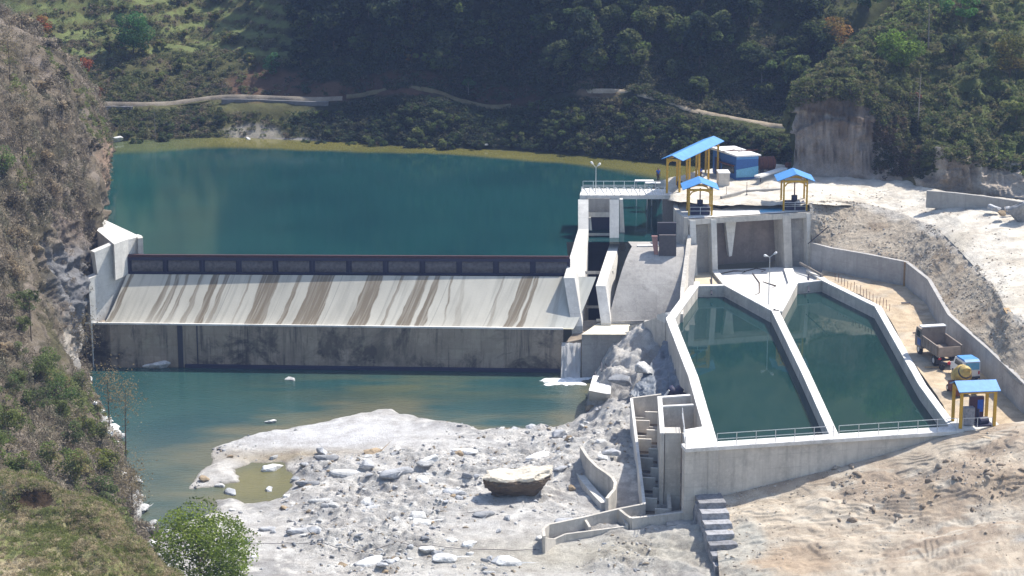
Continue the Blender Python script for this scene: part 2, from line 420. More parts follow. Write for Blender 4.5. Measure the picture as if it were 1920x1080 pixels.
# far hillside, from the reservoir's shore over the footpath up to well above the frame
FX = [-250, 60, 200, 310, 420, 620, 780, 920, 1060, 1180, 1300, 1420, 1560, 1750, 2000, 2300]
fy0 = [288, 284, 279, 274, 269, 276, 285, 292, 300, 311, 322, 330, 335, 335, 335, 335]
fy1 = [196, 198, 199, 199, 186, 190, 170, 206, 180, 178, 212, 236, 255, 262, 270, 280]
d3 = [9, 9, 10, 11, 12, 5, 4, 4, 4, 6, 7, 7, 8, 10, 12, 12]
d4 = [30, 30, 32, 34, 34, 14, 11, 10, 11, 16, 18, 18, 20, 26, 30, 30]
rows = [[], [], [], [], [], [], [], []]
for i, x in enumerate(FX):
    a = P(x, fy0[i], 10.4); Y0 = a[1]
    rows[0].append((a[0], a[1]-3, 7.5)); rows[1].append(a)
    b = Q(x, fy1[i]+4, Y0+8.5); rows[2].append(b); rows[3].append((b[0], b[1]+2.0, b[2]+.05))
    rows[4].append(Q(x, fy1[i]-78, Y0+10.5+d3[i])); rows[5].append(Q(x, -20, Y0+10.5+d4[i]))
    rows[6].append(Q(x, -300, Y0+30+d4[i]*1.6)); c = rows[6][-1]; rows[7].append((c[0]*1.5, c[1]+110, c[2]+60))
def zone_far(V):
    x, y = proj(V[:, 0], V[:, 1], V[:, 2]); n = fbm(V, .10, 4, 9); n2 = fbm(V, .5, 3, 19)
    c = np.tile(DARKVEG, (len(V), 1)).astype(float)
    def put(w, k): 
        nonlocal c; w = np.clip(w, 0, 1)[:, None]; c = c*(1-w)+np.array(k)*w
    X = V[:, 0]
    put((-26-X+n*8)/6, (.10, .10, .045)); put((X-12+n*8)/10, (.075, .085, .035))
    terr = (np.sin(V[:, 2]*3.6+n2*2.0) > .1)*(X < -22)*(V[:, 2] > 19); put(terr*.85, (.15, .18, .07))
    A = lambda px, py, Y: np.array(Q(px, py, Y))
    for (ex, ey, rx, ry, k) in ((500, 160, 82, 34, REDEARTH), (615, 172, 70, 20, REDEARTH), (760, 158, 95, 26, (.085, .052, .036)), (940, 180, 80, 24, (.07, .045, .032)), (1120, 165, 46, 20, (.16, .12, .08)), (480, 250, 58, 18, (.26, .24, .20)), (545, 266, 70, 8, (.30, .28, .26))):
        d = np.sqrt(((x-ex)/rx)**2+((y-ey)/ry)**2)+n2*.25; put((1.1-d)*3*(V[:, 1] < 345), k)
    for (q, r, k) in (
                      (A(540, 262, 311), (4, 4, .8), (.33, .31, .29)), (A(220, 262, 312), (1.6, 3, .9), (.5, .48, .46)), (A(880, 255, 309), (3, 3, 1), (.2, .16, .11)), (A(1160, 262, 303), (3, 3, 1.2), (.22, .19, .15))):
        d = np.sqrt((((V-q)/np.array(r))**2).sum(1))+n2*.35; put((1.15-d)*2.2, k)
    return c
nFX = len(FX)
far_o, GF = patch('far_hillside', rows, 420, 330, M['ground'], amp=1.5, nscale=.13, zone=zone_far, seed=4,
                  amp_fn=lambda G: np.clip((G[..., 2]-10)/6, .15, 1)*(.35+.65*np.clip(np.abs(G[..., 2]-15.8)/2.5, 0, 1)))

# left bank: dry brushy slope with a bare rock face beside the dam
LB = [
 [Q(190,275,318), Q(120,230,322), Q(60,150,326), Q(-20,60,330), Q(-200,-60,338), Q(-600,-260,350)],
 [P(204,300,10), Q(196,250,299), Q(168,180,300), Q(105,98,302), Q(-120,-40,308), Q(-600,-240,316)],
 [P(197,385,10), Q(190,330,277), Q(152,235,276), Q(65,110,275), Q(-150,0,275), Q(-600,-200,280)],
 [Q(180,490,259), Q(181,412,259), Q(128,330,257), Q(45,220,254), Q(-150,80,252), Q(-600,-100,250)],
 [Q(146,690,247.5), Q(138,570,247.5), Q(108,455,247), Q(45,340,244), Q(-150,190,240), Q(-600,0,236)],
 [P(168,735,-1.5), Q(112,655,237), Q(78,560,236), Q(14,450,232), Q(-150,300,228), Q(-600,120,220)],
 [P(235,850,-1.5), Q(180,795,217), Q(110,700,216), Q(20,580,213), Q(-150,450,210), Q(-600,260,200)],
 [P(280,975,-1.5), Q(232,925,200), Q(150,830,199), Q(30,720,196), Q(-150,610,192), Q(-600,420,184)],
 [P(330,1090,-1), Q(275,1050,184), Q(175,960,183), Q(40,860,180), Q(-150,760,176), Q(-600,560,168)],
 [Q(345,1260,168), Q(290,1210,166), Q(175,1110,165), Q(40,1010,163), Q(-150,910,160), Q(-600,720,150)]]
def zone_left(V):
    n = fbm(V, .15, 4, 21); n2 = fbm(V, .6, 3, 22)
    c = np.tile(DRY, (len(V), 1)).astype(float)
    def put(w, k):
        nonlocal c; w = np.clip(w, 0, 1)[:, None]; c = c*(1-w)+np.array(k)*w
    put((n-.1)*3, DRY2); put((n2-.25)*3, (.27, .23, .19))
    A = lambda px, py, Y: np.array(Q(px, py, Y))
    for (q, r, k) in ((A(115, 560, 246), (5.4, 9, 8.0), (.25, .25, .26)), (A(70, 420, 250), (6, 7, 4.5), (.26, .21, .18)), (A(130, 660, 242), (3, 6, 2.5), (.50, .47, .43)),
                      (A(100, 640, 238), (3.5, 4, 1.6), (.52, .47, .41)), (A(190, 330, 280), (2.5, 16, 4.5), (.33, .24, .18)), (A(95, 110, 300), (3, 14, 3.2), (.33, .27, .21)), (A(215, 790, 222), (2.5, 8, 2.0), PALE), (A(260, 930, 202), (2, 9, 1.6), PALE),
                      (A(20, 780, 205), (8, 14, 4), (.11, .115, .055)), (A(30, 640, 222), (6, 9, 2.5), (.13, .12, .07))):
        d = np.sqrt((((V-q)/np.array(r))**2).sum(1))+n2*.3; put((1.1-d)*2.5, k)
    return c
left_o, GL = patch('left_bank', LB, 240, 520, M['rockground'], amp=1.1, nscale=.22, zone=zone_left, seed=12, edge0=False, ridge=True, oct_=7,
    amp_fn=lambda G: .75+1.1*np.exp(-(((G-np.array(Q(110, 540, 246)))/np.array([6, 9, 7]))**2).sum(2)))

# nearest grassy ridge, bottom left
cr_ = [(-250, 850, 152), (0, 888, 148), (110, 915, 145), (200, 975, 142), (300, 1062, 139), (420, 1180, 135), (560, 1330, 130)]
NR = [[(lambda q: (q[0]-1, q[1]+14, q[2]-15))(Q(*c)) for c in cr_], [(lambda q: (q[0], q[1]+4, q[2]-3))(Q(*c)) for c in cr_], [Q(*c) for c in cr_],
      [Q(x-10, y+70, Y-5) for x, y, Y in cr_], [Q(x-20, y+210, Y-16) for x, y, Y in cr_], [Q(x-40, y+520, Y-40) for x, y, Y in cr_]]
def zone_near(V):
    n = fbm(V, .3, 4, 31); c = np.tile((.20, .21, .09), (len(V), 1)).astype(float)
    w = np.clip(n*2+.2, 0, 1)[:, None]; c = c*(1-w)+np.array((.32, .27, .18))*w
    d = np.sqrt((((V-np.array(Q(75, 935, 144.5)))/np.array((2.0, 3, .8)))**2).sum(1)); w = np.clip((1.2-d)*3, 0, 1)[:, None]  # dark blob paints the shadow of the hollow into the ground colour
    return c*(1-w)+np.array((.06, .04, .025))*w
near_o, GN = patch('grassy_ridge', NR, 260, 240, M['soilground'], amp=.55, nscale=.35, zone=zone_near, seed=41, edge0=False)

# basin wall front line in plan (needed by the soil in front of it)
FL = P(1286, 842, Z_TANK); FR = P(1806, 808, Z_TANK)
def onfront(px, py):        # point of the pixel on the vertical plane of the basin's front wall
    a, b, c = ray(px, py); dx, dy = FR[0]-FL[0], FR[1]-FL[1]
    t = (FL[0]*dy-FL[1]*dx)/(a*dy-b*dx); return (a*t, b*t, CAMH+c*t)
tops = [(1320, 945), (1352, 932), (1450, 908), (1560, 882), (1680, 848), (1765, 822), (1808, 812), (1930, 792), (2150, 770)]
r0 = [onfront(*t) for t in tops[:7]]+[P(1930, 792, 8.6), P(2150, 770, 9.2)]
DF = [[(p[0]+.1, p[1]+.5, p[2]-.9) for p in r0], [(p[0], p[1]+.12, p[2]+.02) for p in r0],
      [P(1338, 985, 2.6), P(1372, 968, 3.0), P(1480, 940, 3.9), P(1590, 908, 5.0), P(1700, 872, 6.2), P(1790, 846, 7.4), P(1850, 832, 8.0), P(1950, 830, 8.3), P(2150, 815, 9)],
      [P(1345, 1035, 1.8), P(1400, 1020, 2.3), P(1510, 990, 3.0), P(1620, 955, 3.9), P(1720, 920, 5.0), P(1800, 905, 6.0), P(1860, 892, 6.6), P(1950, 885, 7), P(2150, 870, 8)],
      [P(1350, 1100, 1), P(1420, 1085, 1.6), P(1540, 1060, 2.2), P(1640, 1040, 2.9), P(1740, 1010, 3.7), P(1830, 985, 4.4), P(1890, 965, 5.0), P(1990, 955, 5.6), P(2200, 930, 7)],
      [P(1360, 1250, 0), P(1440, 1240, .6), P(1560, 1220, 1.2), P(1680, 1200, 2), P(1790, 1180, 2.6), P(1890, 1160, 3.2), P(1960, 1140, 3.6), P(2080, 1120, 4.4), P(2300, 1100, 6)]]
def zone_soil(V):
    ruts = np.sin((V[:, 1]+V[:, 0]*.02-FL[1]+2.2-(V[:, 0]-FL[0])*.10)*4.2+fbm(V, .2, 3, 58)*1.5); band = np.exp(-(((V[:, 1]-FL[1]+2.6-(V[:, 0]-FL[0])*.10))/1.8)**2)
    n = fbm(V, .22, 5, 51); n2 = fbm(V*np.array([1, 2.5, 1]), .5, 3, 52); c = np.tile((.50, .43, .34), (len(V), 1)).astype(float)
    def put(w, k):
        nonlocal c; w = np.clip(w, 0, 1)[:, None]; c = c*(1-w)+np.array(k)*w
    put(.55-band, (.42, .355, .28)); put(band*.7, (.56, .49, .395)); put(band*(ruts > .55)*.6, (.40, .335, .26)); put(n*1.6, (.37, .30, .23)); put((n2-.1)*1.4, (.50, .45, .375))
    for q, r, k in ((P(1880, 960, 5.4), (3, 4, 2), (.42, .38, .32)), (P(1925, 1020, 4.4), (1.6, 1.0, 2), (.34, .32, .29)), (P(1400, 1050, 1.8), (2.0, 7, 2), (.42, .40, .35)), (P(1850, 900, 6.8), (5, 3, 2), (.42, .33, .24)), (P(1740, 935, 5), (3, 3, 1.4), (.40, .31, .22)), (P(1480, 1050, 2.2), (4, 2.5, 1.4), (.38, .30, .22))):
        d = np.sqrt((((V-np.array(q))/np.array(r))**2).sum(1))+n*.6; put((1.1-d)*2.0, k)
    return c
def soil_amp(G): return np.clip((FL[1]-G[..., 1]+(G[..., 0]-FL[0])*.21)/3.0, .12, 1)
soil_o, GD = patch('excavated_soil', DF, 420, 300, M['soilground'], amp=.26, nscale=.30, ledge=.13, zone=zone_soil, seed=61, edge0=False, ridge=False, oct_=6, amp_fn=soil_amp)

# terrace beside the basins
YT = [P(1545, 505, Z_TANK), P(1600, 512, Z_TANK), P(1700, 537, Z_TANK), P(1758, 585, Z_TANK), P(1850, 668, Z_TANK), P(1945, 745, Z_TANK), P(2180, 830, Z_TANK)]
YI = [P(1530, 524, Z_TANK), P(1560, 530, Z_TANK), P(1650, 575, Z_TANK), P(1705, 665, Z_TANK), P(1765, 752, Z_TANK), P(1806, 806, Z_TANK), P(2050, 865, Z_TANK)]
YD = [[(p[0], p[1], p[2]-.06) for p in YI], [tuple((np.array(a)*.5+np.array(b)*.5)-np.array([0, 0, .04])) for a, b in zip(YI, YT)], [(p[0], p[1]+.6, p[2]+.02) for p in YT]]
def zone_yard(V):
    n = fbm(V, .35, 4, 71); c = np.tile((.50, .40, .28), (len(V), 1)).astype(float); w = np.clip(n*2, 0, 1)[:, None]
    c = c*(1-w)+np.array((.44, .38, .30))*w
    w = np.clip(np.sin(V[:, 0]*2.2-V[:, 1]*.9+n*3)*.6, 0, .5)[:, None]; return c*(1-w)+np.array((.58, .47, .34))*w
yard_o, GY = patch('basin_terrace', YD, 160, 60, M['soilground'], amp=.07, nscale=.8, zone=zone_yard, seed=72, edge0=False)

# cut slope above the retaining wall and the road that runs over it
WT = [(1522, 455, 10.9), (1560, 465, 10.9), (1630, 477, 10.9), (1700, 491, 10.9), (1742, 524, 10.9), (1780, 590, 10.9), (1855, 655, 10.9), (1932, 728, 10.9), (2120, 800, 10.9), (2600, 830, 11)]
RE = [(1516, 384, 14.9), (1560, 380, 14.6), (1630, 388, 14.2), (1705, 408, 13.9), (1768, 440, 13.7), (1822, 488, 13.6), (1862, 540, 13.6), (1905, 595, 13.6), (2060, 650, 13.8), (2500, 690, 14)]
w_ = [P(*p) for p in WT]; e_ = [P(*p) for p in RE]
SL = [[(p[0], p[1]-.2, p[2]-.25) for p in w_]]+[[tuple(np.array(a)*(1-t)+np.array(b)*t+np.array([0, 0, bul])) for a, b in zip(w_, e_)] for t, bul in ((.33, -.15), (.66, .1), (.93, .15), (1.02, 0))]
def zone_slope(V):
    n = fbm(V, .35, 4, 81); c = np.tile((.52, .45, .36), (len(V), 1)).astype(float)
    w = np.clip((31-V[:, 0]*.72+n*3)/5, 0, 1)[:, None]; w = np.clip(((36.5-V[:, 0])+n*4)/5, 0, 1)[:, None]; c = c*(1-w)+np.array((.58, .57, .55))*w
    w = np.clip((n-.05)*2.5, 0, 1)[:, None]; c = c*(1-w)+np.array((.45, .37, .28))*w
    w = np.clip((V[:, 2]-13.3+n*.5-np.clip(42-V[:, 0], 0, 8)*.14)*2, 0, 1)[:, None]; return c*(1-w)+np.array((.6, .56, .5))*w
slope_o, GS = patch('cut_slope', SL, 380, 110, M['rockground'], amp=.08, nscale=.8, ledge=.04, zone=zone_slope, seed=82, edge0=True, ridge=True, oct_=6)
bx = [1236, 1252, 1340, 1430, 1530, 1630, 1710, 1760, 1840, 1925, 2100, 2400]
by0 = [None, 374, 378, 380, None, None, None, None, None, None, None, None]
fr = [(1238, 376, 9), (1256, 376, 14.7), (1340, 384, 14.8), (1430, 384, 14.8)]+[RE[k] for k in (0, 2, 3, 4, 6, 7, 8, 9)]
bk = [(1228, 338, 9), (1246, 336, 15), (1340, 314, 15.1), (1430, 306, 15.2), (1530, 315, 15.2), (1630, 324, 15.3), (1710, 342, 15.4), (1748, 354, 15.5), (1840, 366, 15.6), (1925, 376, 15.7), (2100, 400, 16), (2500, 420, 16)]
f_ = [P(*p) for p in fr]; b_ = [P(*p) for p in bk]
RD = [[tuple(np.array(a)*(1-t)+np.array(b)*t) for a, b in zip(f_, b_)] for t in (0, .3, .6, 1.0)]
def zone_road(V):
    n = fbm(V, .3, 5, 91); c = np.tile(ROAD, (len(V), 1)).astype(float); w = np.clip(n*1.6, 0, 1)[:, None]
    c = c*(1-w)+np.array((.52, .475, .40))*w
    w = np.clip((V[:, 1]-268+n*3)/3, 0, 1)[:, None]*(V[:, 0] > 32)[:, None]*.6; return c*(1-w)+np.array((.45, .42, .38))*w
road_o, GR = patch('dirt_road', RD, 300, 100, M['soilground'], amp=.14, nscale=.6, zone=zone_road, seed=92, edge0=False)

# spur with the cut cliff on the right
SP0 = [(1478, 322, 276), (1502, 326, 274.5), (1560, 332, 273.5), (1620, 338, 272.5), (1690, 350, 270), (1735, 362, 267), (1790, 366, 265), (1850, 370, 263.5), (1930, 380, 261), (2150, 395, 255), (2500, 420, 245)]
SP1 = [(1480, 215, 280), (1498, 190, 275.5), (1560, 172, 275), (1622, 185, 274.5), (1672, 240, 272.5), (1712, 300, 270.5), (1760, 288, 268), (1845, 300, 266.5), (1930, 318, 264.5), (2150, 330, 260), (2500, 350, 250)]
SP2 = [(1490, 185, 284), (1515, 160, 279), (1560, 135, 280), (1630, 130, 281), (1690, 160, 280), (1725, 215, 277), (1770, 225, 274), (1850, 235, 272), (1930, 245, 270), (2150, 260, 268), (2500, 280, 260)]
SP3 = [(1500, 168, 290), (1530, 138, 287), (1590, 98, 289), (1655, 60, 291), (1700, 60, 292), (1740, 95, 290), (1790, 110, 288), (1860, 110, 286), (1940, 110, 285), (2150, 130, 284), (2500, 160, 278)]
SP4 = [(1520, 190, 300), (1560, 150, 299), (1620, 80, 300), (1690, 20, 301), (1740, -30, 303), (1790, -40, 304), (1840, -50, 304), (1900, -60, 304), (1980, -70, 304), (2200, -60, 302), (2600, -40, 300)]
SP5 = [(1560, 260, 315), (1600, 200, 315), (1680, 60, 316), (1750, -80, 318), (1820, -260, 320), (1880, -330, 322), (1950, -350, 322), (2000, -360, 322), (2080, -360, 322), (2300, -360, 322), (2700, -360, 322)]
SPn = [[Q(*q) for q in r] for r in (SP0, SP1, SP2, SP3, SP4, SP5)]
SPn.insert(1, [tuple(np.array(a)*.45+np.array(b)*.55+np.array([0, 0, 0])) for a, b in zip(SPn[0], SPn[1])])
def zone_spur(V):
    n = fbm(V, .16, 4, 101); n2 = fbm(V, .6, 3, 102); c = np.tile((.085, .095, .04), (len(V), 1)).astype(float)
    def put(w, k):
        nonlocal c; w = np.clip(w, 0, 1)[:, None]; c = c*(1-w)+np.array(k)*w
    put(n*2, (.13, .12, .06))
    terr = (np.sin(V[:, 2]*2.6+n2*1.5) > .2)*(V[:, 0] > 46); put(terr*.6, (.12, .15, .05))
    x, y = V[:, 0], V[:, 1]
    cl = (y < 276.2+n2*.6)*(x < 44.8)*1.0; put(cl, (.36, .335, .31)); 
    put(cl*np.clip((V[:, 2]-19.8+n2*2.6+(V[:, 0]-39)*.12)/1.8, 0, 1)*.9, (.10, .078, .06)); put(cl*np.clip(n*3, 0, .6), (.28, .23, .19))
    cr2 = (y < 267.5+n2*.6-(x-47)*.18)*(x >= 44.0)*1.0; put(cr2, (.34, .28, .22)); put(cr2*np.clip(n*3+.2, 0, .7), (.48, .43, .37))
    return c
spur_o, GP = patch('right_spur', SPn, 330, 300, M['ground'], amp=.9, nscale=.30, zone=zone_spur, seed=103, edge0=False, ridge=True, oct_=6, amp_fn=lambda G: np.where((G[..., 1] < 277) & (G[..., 0] < 46), .42, 1.0))

cv_ = np.zeros(len(spur_o.data.vertices)*3, np.float32); spur_o.data.vertices.foreach_get('co', cv_); cv_ = cv_.reshape(-1, 3)
wc_ = (cv_[:, 1] < 277)*np.clip((cv_[:, 2]-15.2)/2, 0, 1)
cv_[:, 1] += wc_*(fbm(cv_*np.array([1, 0, .12]), .55, 4, 7, .55, True)*1.1-.5); spur_o.data.vertices.foreach_set('co', cv_.ravel()); GP = cv_.reshape(GP.shape).astype(float)

# river bed: slabs of pale rock, gravel tongue and little pool
shore = [P(x, y, 0)[:2] for x, y in [(352, 918), (366, 890), (395, 868), (390, 850), (412, 836), (470, 818), (560, 800), (650, 784), (738, 768), (755, 778), (815, 792), (880, 803), (905, 813), (960, 812), (1010, 806), (1068, 798), (1098, 775), (1106, 735), (1112, 700), (1160, 672), (1182, 640), (1262, 600), (1330, 600), (1480, 640), (1500, 1200), (240, 1240), (302, 1000), (330, 985), (395, 962), (405, 940), (440, 935), (470, 946), (500, 944), (528, 932), (545, 905), (548, 884), (528, 868), (470, 866), (440, 880), (455, 893), (440, 905), (395, 915)]]
hp = [(1215, 618, 5.9), (1240, 640, 4.9), (1200, 660, 4.4), (1160, 662, 4.0), (1135, 680, 3.0), (1120, 700, 1.4), (1180, 700, 3.4), (1230, 700, 3.4), (1240, 745, 2.6), (1255, 690, 3.0), (1170, 760, 2.8), (1115, 760, 1.6), (1150, 800, 2.3), (1190, 830, 2.4),
      (1090, 830, 2.3), (1120, 850, 2.3), (1160, 870, 2.4), (1060, 800, .9), (1000, 840, 1.3), (940, 830, .9), (850, 830, .8), (740, 800, .55), (600, 830, .5), (470, 850, .45), (560, 880, .7), (700, 880, 1.1), (850, 900, 1.3), (1000, 950, 1.3), (1060, 920, .9),
      (560, 940, .8), (450, 990, .5), (600, 1040, .8), (800, 1040, 1.0), (1000, 1060, .6), (1200, 1060, .8), (1280, 1080, .6), (1180, 950, .9), (1290, 960, .8), (1350, 1000, 1.4), (1400, 900, 2), (1500, 800, 2), (1350, 620, 5), (1300, 1150, .2), (900, 1160, .6), (500, 1150, .5), (300, 1150, 0)]
hpw = np.array([P(*h) for h in hp])
NX, NY = 420, 520
xs = np.linspace(-34, 30, NX); ys = np.linspace(168, 243.4, NY); XX, YY = np.meshgrid(xs, ys)
pts2 = np.stack([XX.ravel(), YY.ravel()], 1)
def sdf(poly, p):
    poly = np.array(poly); n = len(poly); d = np.full(len(p), 1e9); ins = np.zeros(len(p), bool)
    for i in range(n):
        a, b = poly[i], poly[(i+1) % n]; e = b-a; w = p-a; t = np.clip((w@e)/(e@e), 0, 1); d = np.minimum(d, np.linalg.norm(w-t[:, None]*e, axis=1))
        c = (a[1] > p[:, 1]) != (b[1] > p[:, 1]); xi = (b[0]-a[0])*(p[:, 1]-a[1])/((b[1]-a[1]) if b[1] != a[1] else 1e-9)+a[0]; ins ^= c & (p[:, 0] < xi)
    return np.where(ins, d, -d)
def bed_height(p):
    sdv = sdf(shore, p); q3 = np.c_[p, np.zeros(len(p))]
    wgt = 1/(((p[:, None, 0]-hpw[None, :, 0])**2+((p[:, None, 1]-hpw[None, :, 1]))**2)**1.5+.3)
    h = (wgt*hpw[None, :, 2]).sum(1)/wgt.sum(1)
    sdv = sdv+fbm(q3, .6, 3, 5)*.35
    rough = np.clip((fbm(q3, .09, 2, 77)+.45)*1.4, .15, 1.1)
    bank = np.exp(-(((p-np.array(P(620, 825, 0)[:2]))/np.array([11, 6]))**2).sum(1)); rough = rough*(1-.85*np.clip(bank*1.4, 0, 1))
    rs = fbm(q3@np.array([[.8, .35, 0], [-.3, 1.3, 0], [0, 0, 1]]), .55, 6, 33, .55, True)*.30
    st = fbm(q3@np.array([[.5, .2, 0], [-.2, 1.0, 0], [0, 0, 1]]), .30, 4, 63); st2 = st*4.5; led = (np.floor(st2)+np.clip((st2-np.floor(st2))*4, 0, 1))*.16; rs = rs*.8+led
    cell = vnoise(q3*1.6, 91)*.12+vnoise(q3*3.7, 92)*.07
    z = np.clip(h, 0, None)*np.clip(sdv/2.2, 0, 1)**.7+(rs-.1+cell)*rough*np.clip(sdv/1.2, .1, 1)*(1+.25*np.clip(h-2, 0, 1.6))
    return np.where(sdv > 0, np.maximum(z, .03*sdv), sdv*.35-.03), sdv
zz = []; sv = []
for k in range(0, len(pts2), 20000):
    a, b = bed_height(pts2[k:k+20000]); zz.append(a); sv.append(b)
zz = np.concatenate(zz); sv = np.concatenate(sv)
VB = np.c_[pts2, zz]
nb = fbm(VB, .25, 5, 7); nb2 = fbm(VB, 1.3, 3, 8); cb = np.tile((.60, .585, .56), (len(VB), 1)).astype(float)
def putb(w, k):
    global cb
    w = np.clip(w, 0, 1)[:, None]; cb = cb*(1-w)+np.array(k)*w
putb(nb*2.2, (.45, .44, .43)); putb((nb2-.1)*1.8, (.72, .70, .66)); putb((.25-sv)*3, (.22, .20, .15)); putb((-sv-.2)*2, (.10, .12, .08))
dd = np.exp(-(((pts2-np.array(P(620, 825, 0)[:2]))/np.array([10, 6]))**2).sum(1)); putb(dd*1.2*(sv > .4), (.66, .66, .67))
dd = np.exp(-(((pts2-np.array(P(540, 862, 0)[:2]))/np.array([7, 1.8]))**2).sum(1)); putb(dd*(sv > .1), (.42, .36, .27))
dd = np.exp(-(((pts2-np.array(P(1130, 1060, 0)[:2]))/np.array([14, 4]))**2).sum(1)); putb(dd*1.1, (.52, .49, .42))
idx = np.arange(NX*NY).reshape(NY, NX)
bed = fast_mesh('river_bed', VB, np.stack([idx[:-1, :-1], idx[:-1, 1:], idx[1:, 1:], idx[1:, :-1]], -1).reshape(-1, 4), M['rockground'], cb, 'zone', smooth=False)
bed['kind'] = 'structure'
def bedz(x, y): return float(bed_height(np.array([[x, y]]))[0][0])

# water sheets, their colour following real depth (shallow, silty margins)
def sheet(name, x0, x1, y0, y1, z, nx, ny, mat, cfun):
    X, Y = np.meshgrid(np.linspace(x0, x1, nx), np.linspace(y0, y1, ny)); V = np.c_[X.ravel(), Y.ravel(), np.full(X.size, z)]
    i = np.arange(nx*ny).reshape(ny, nx)
    o = fast_mesh(name, V, np.stack([i[:-1, :-1], i[:-1, 1:], i[1:, 1:], i[1:, :-1]], -1).reshape(-1, 4), mat, cfun(V), 'zone', smooth=True); o['kind'] = 'structure'; return o
TEAL = np.array((.007, .043, .046))
shp = np.array([P(x, y, Z_RES)[:2] for x, y in zip(FX, fy0)])
def c_res(V):
    ysh = np.interp(V[:, 0], shp[:, 0], shp[:, 1]); ysh = ysh-np.clip(V[:, 0]-2, 0, 30)*.12
    d = ysh-V[:, 1]+fbm(V, .15, 3, 3)*1.2; wid = np.interp(V[:, 0], [-55, -10, 0, 10, 22], [4.5, 2.0, 2.2, 3.5, 7])
    w = np.clip(1.25-d/wid, 0, 1)[:, None]; w = w*w*(3-2*w); c = TEAL*(1-w)+np.array((.13, .12, .035))*w
    w2 = np.clip((-38-V[:, 0])/8, 0, 1)[:, None]*.3; return c*(1-w2)+np.array((.02, .10, .09))*w2
rs_ = sheet('reservoir_water', -80, 24, 251.3, 335, Z_RES, 209, 168, M['reservoir'], c_res)
bm = bmesh.new(); bm.from_mesh(rs_.data)
kill = [f for f in bm.faces if (lambda c: (c.x > 6.2 and c.y < 258) or (c.x > 19.6 and c.y < 268))(f.calc_center_median())]
bmesh.ops.delete(bm, geom=kill, context='FACES'); bm.to_mesh(rs_.data); bm.free()
def c_riv(V):
    s = sdf(shore, V[:, :2]); n = fbm(V*np.array([.5, 1.4, 1]), .3, 4, 4)
    c = np.tile((.022, .064, .062), (len(V), 1)); w = np.clip(1.05+s/5+n*.6, 0, 1)[:, None]; c = c*(1-w)+np.array((.12, .115, .07))*w
    w = np.exp(-((V[:, 0]+12)/13)**2-((V[:, 1]-239)/5.0)**2)[:, None]*np.clip(.7+n[:, None], 0, 1); c = c*(1-w)+np.array((.075, .09, .055))*w
    w = np.clip((-27-V[:, 0])/5, 0, 1)[:, None]*np.clip((225-V[:, 1])/12, 0, 1)[:, None]*.6; c = c*(1-w)+np.array((.09, .10, .065))*w
    p = np.exp(-(((V[:, :2]-np.array(P(495, 905, 0)[:2]))/np.array([3.6, 6]))**2).sum(1))[:, None]; p = np.clip(p*1.6, 0, 1); c = c*(1-p)+np.array((.15, .135, .055))*p
    return c
sheet('river_water', -70, 14, 160, 246, 0, 240, 240, M['river'], c_riv)

# ================================================================ DAM
def online(px, py, A, B):      # pixel's point on the vertical plane through plan points A and B
    a, b, c = ray(px, py); dx, dy = B[0]-A[0], B[1]-A[1]; t = (A[0]*dy-A[1]*dx)/(a*dy-b*dx); return (a*t, b*t, CAMH+c*t)
def T(p, dz=0, dx=0, dy=0): return (p[0]+dx, p[1]+dy, p[2]+dz)
dam = thing('spillway_dam', 'long concrete spillway dam with stained sloping face between the reservoir and the river', 'dam', P(600, 690, 0))
Ll, Lr = P(150, 606, 4.7), P(1056, 617, 4.7)
lip = lambda px: online(px, 612, Ll, Lr)[:2]+(4.7,)
NXF, NYF = 1300, 26
stains = [(242, 250, 197, 207, 1.0, .25), (318, 324, 266, 282, .8, .5), (332, 339, 283, 297, .9, .6), (350, 355, 305, 315, .8, .6), (376, 381, 334, 346, .9, .4), (399, 412, 361, 375, 1, 0), (422, 431, 382, 392, .8, .4), (470, 474, 430, 433, .8, .3),
          (492, 526, 457, 490, 1, 0), (561, 569, 515, 524, 1, .1), (588, 628, 545, 590, 1, 0), (690, 719, 648, 684, 1, 0), (752, 758, 710, 716, .9, .1), (785, 804, 738, 766, 1, 0), (816, 826, 773, 793, 1, 0), (846, 850, 826, 829, .8, .6),
          (868, 872, 846, 862, .3, .0), (942, 946, 910, 918, .5, .3), (979, 1001, 942, 960, 1, 0), (1004, 1011, 966, 978, 1, 0), (1050, 1056, 1030, 1040, .4, 0)]
sV = []; sC = []
uu = np.linspace(0, 1, NXF)
for j in range(NYF):
    v = j/(NYF-1)
    for i, u in enumerate(uu):
        xt = 238+u*880; xb = 195+u*880
        a = np.array(Q(xt, 514+u*5, 250.3-u*1.2)); b = np.array(lip(xb))
        k = v; zc = a[2]+(b[2]-a[2])*(1-(1-k)**1.25)*1.0; p = a*(1-k)+b*k; p[2] = zc*.8+p[2]*.2
        sV.append(p)
sV = np.array(sV); UU = np.tile(uu, NYF); VV = np.repeat(np.linspace(0, 1, NYF), NXF)
base = np.tile((.50, .475, .41), (len(sV), 1)).astype(float)
nn = fbm(sV*np.array([1, .6, .6]), .5, 4, 5)[:, None]; base = base*(1+.10*nn)
gen = fbm(np.c_[UU*160, VV*1.2, UU*0], 1.0, 4, 15); base = base*(1-.18*np.clip(gen, 0, 1)[:, None])
xp_t = 238+UU*880; xp_b = 195+UU*880; bow = 5*np.sin(VV*math.pi); w1 = fbm(np.c_[UU*40, VV*5, UU*0], 1.0, 3, 25)*2.2
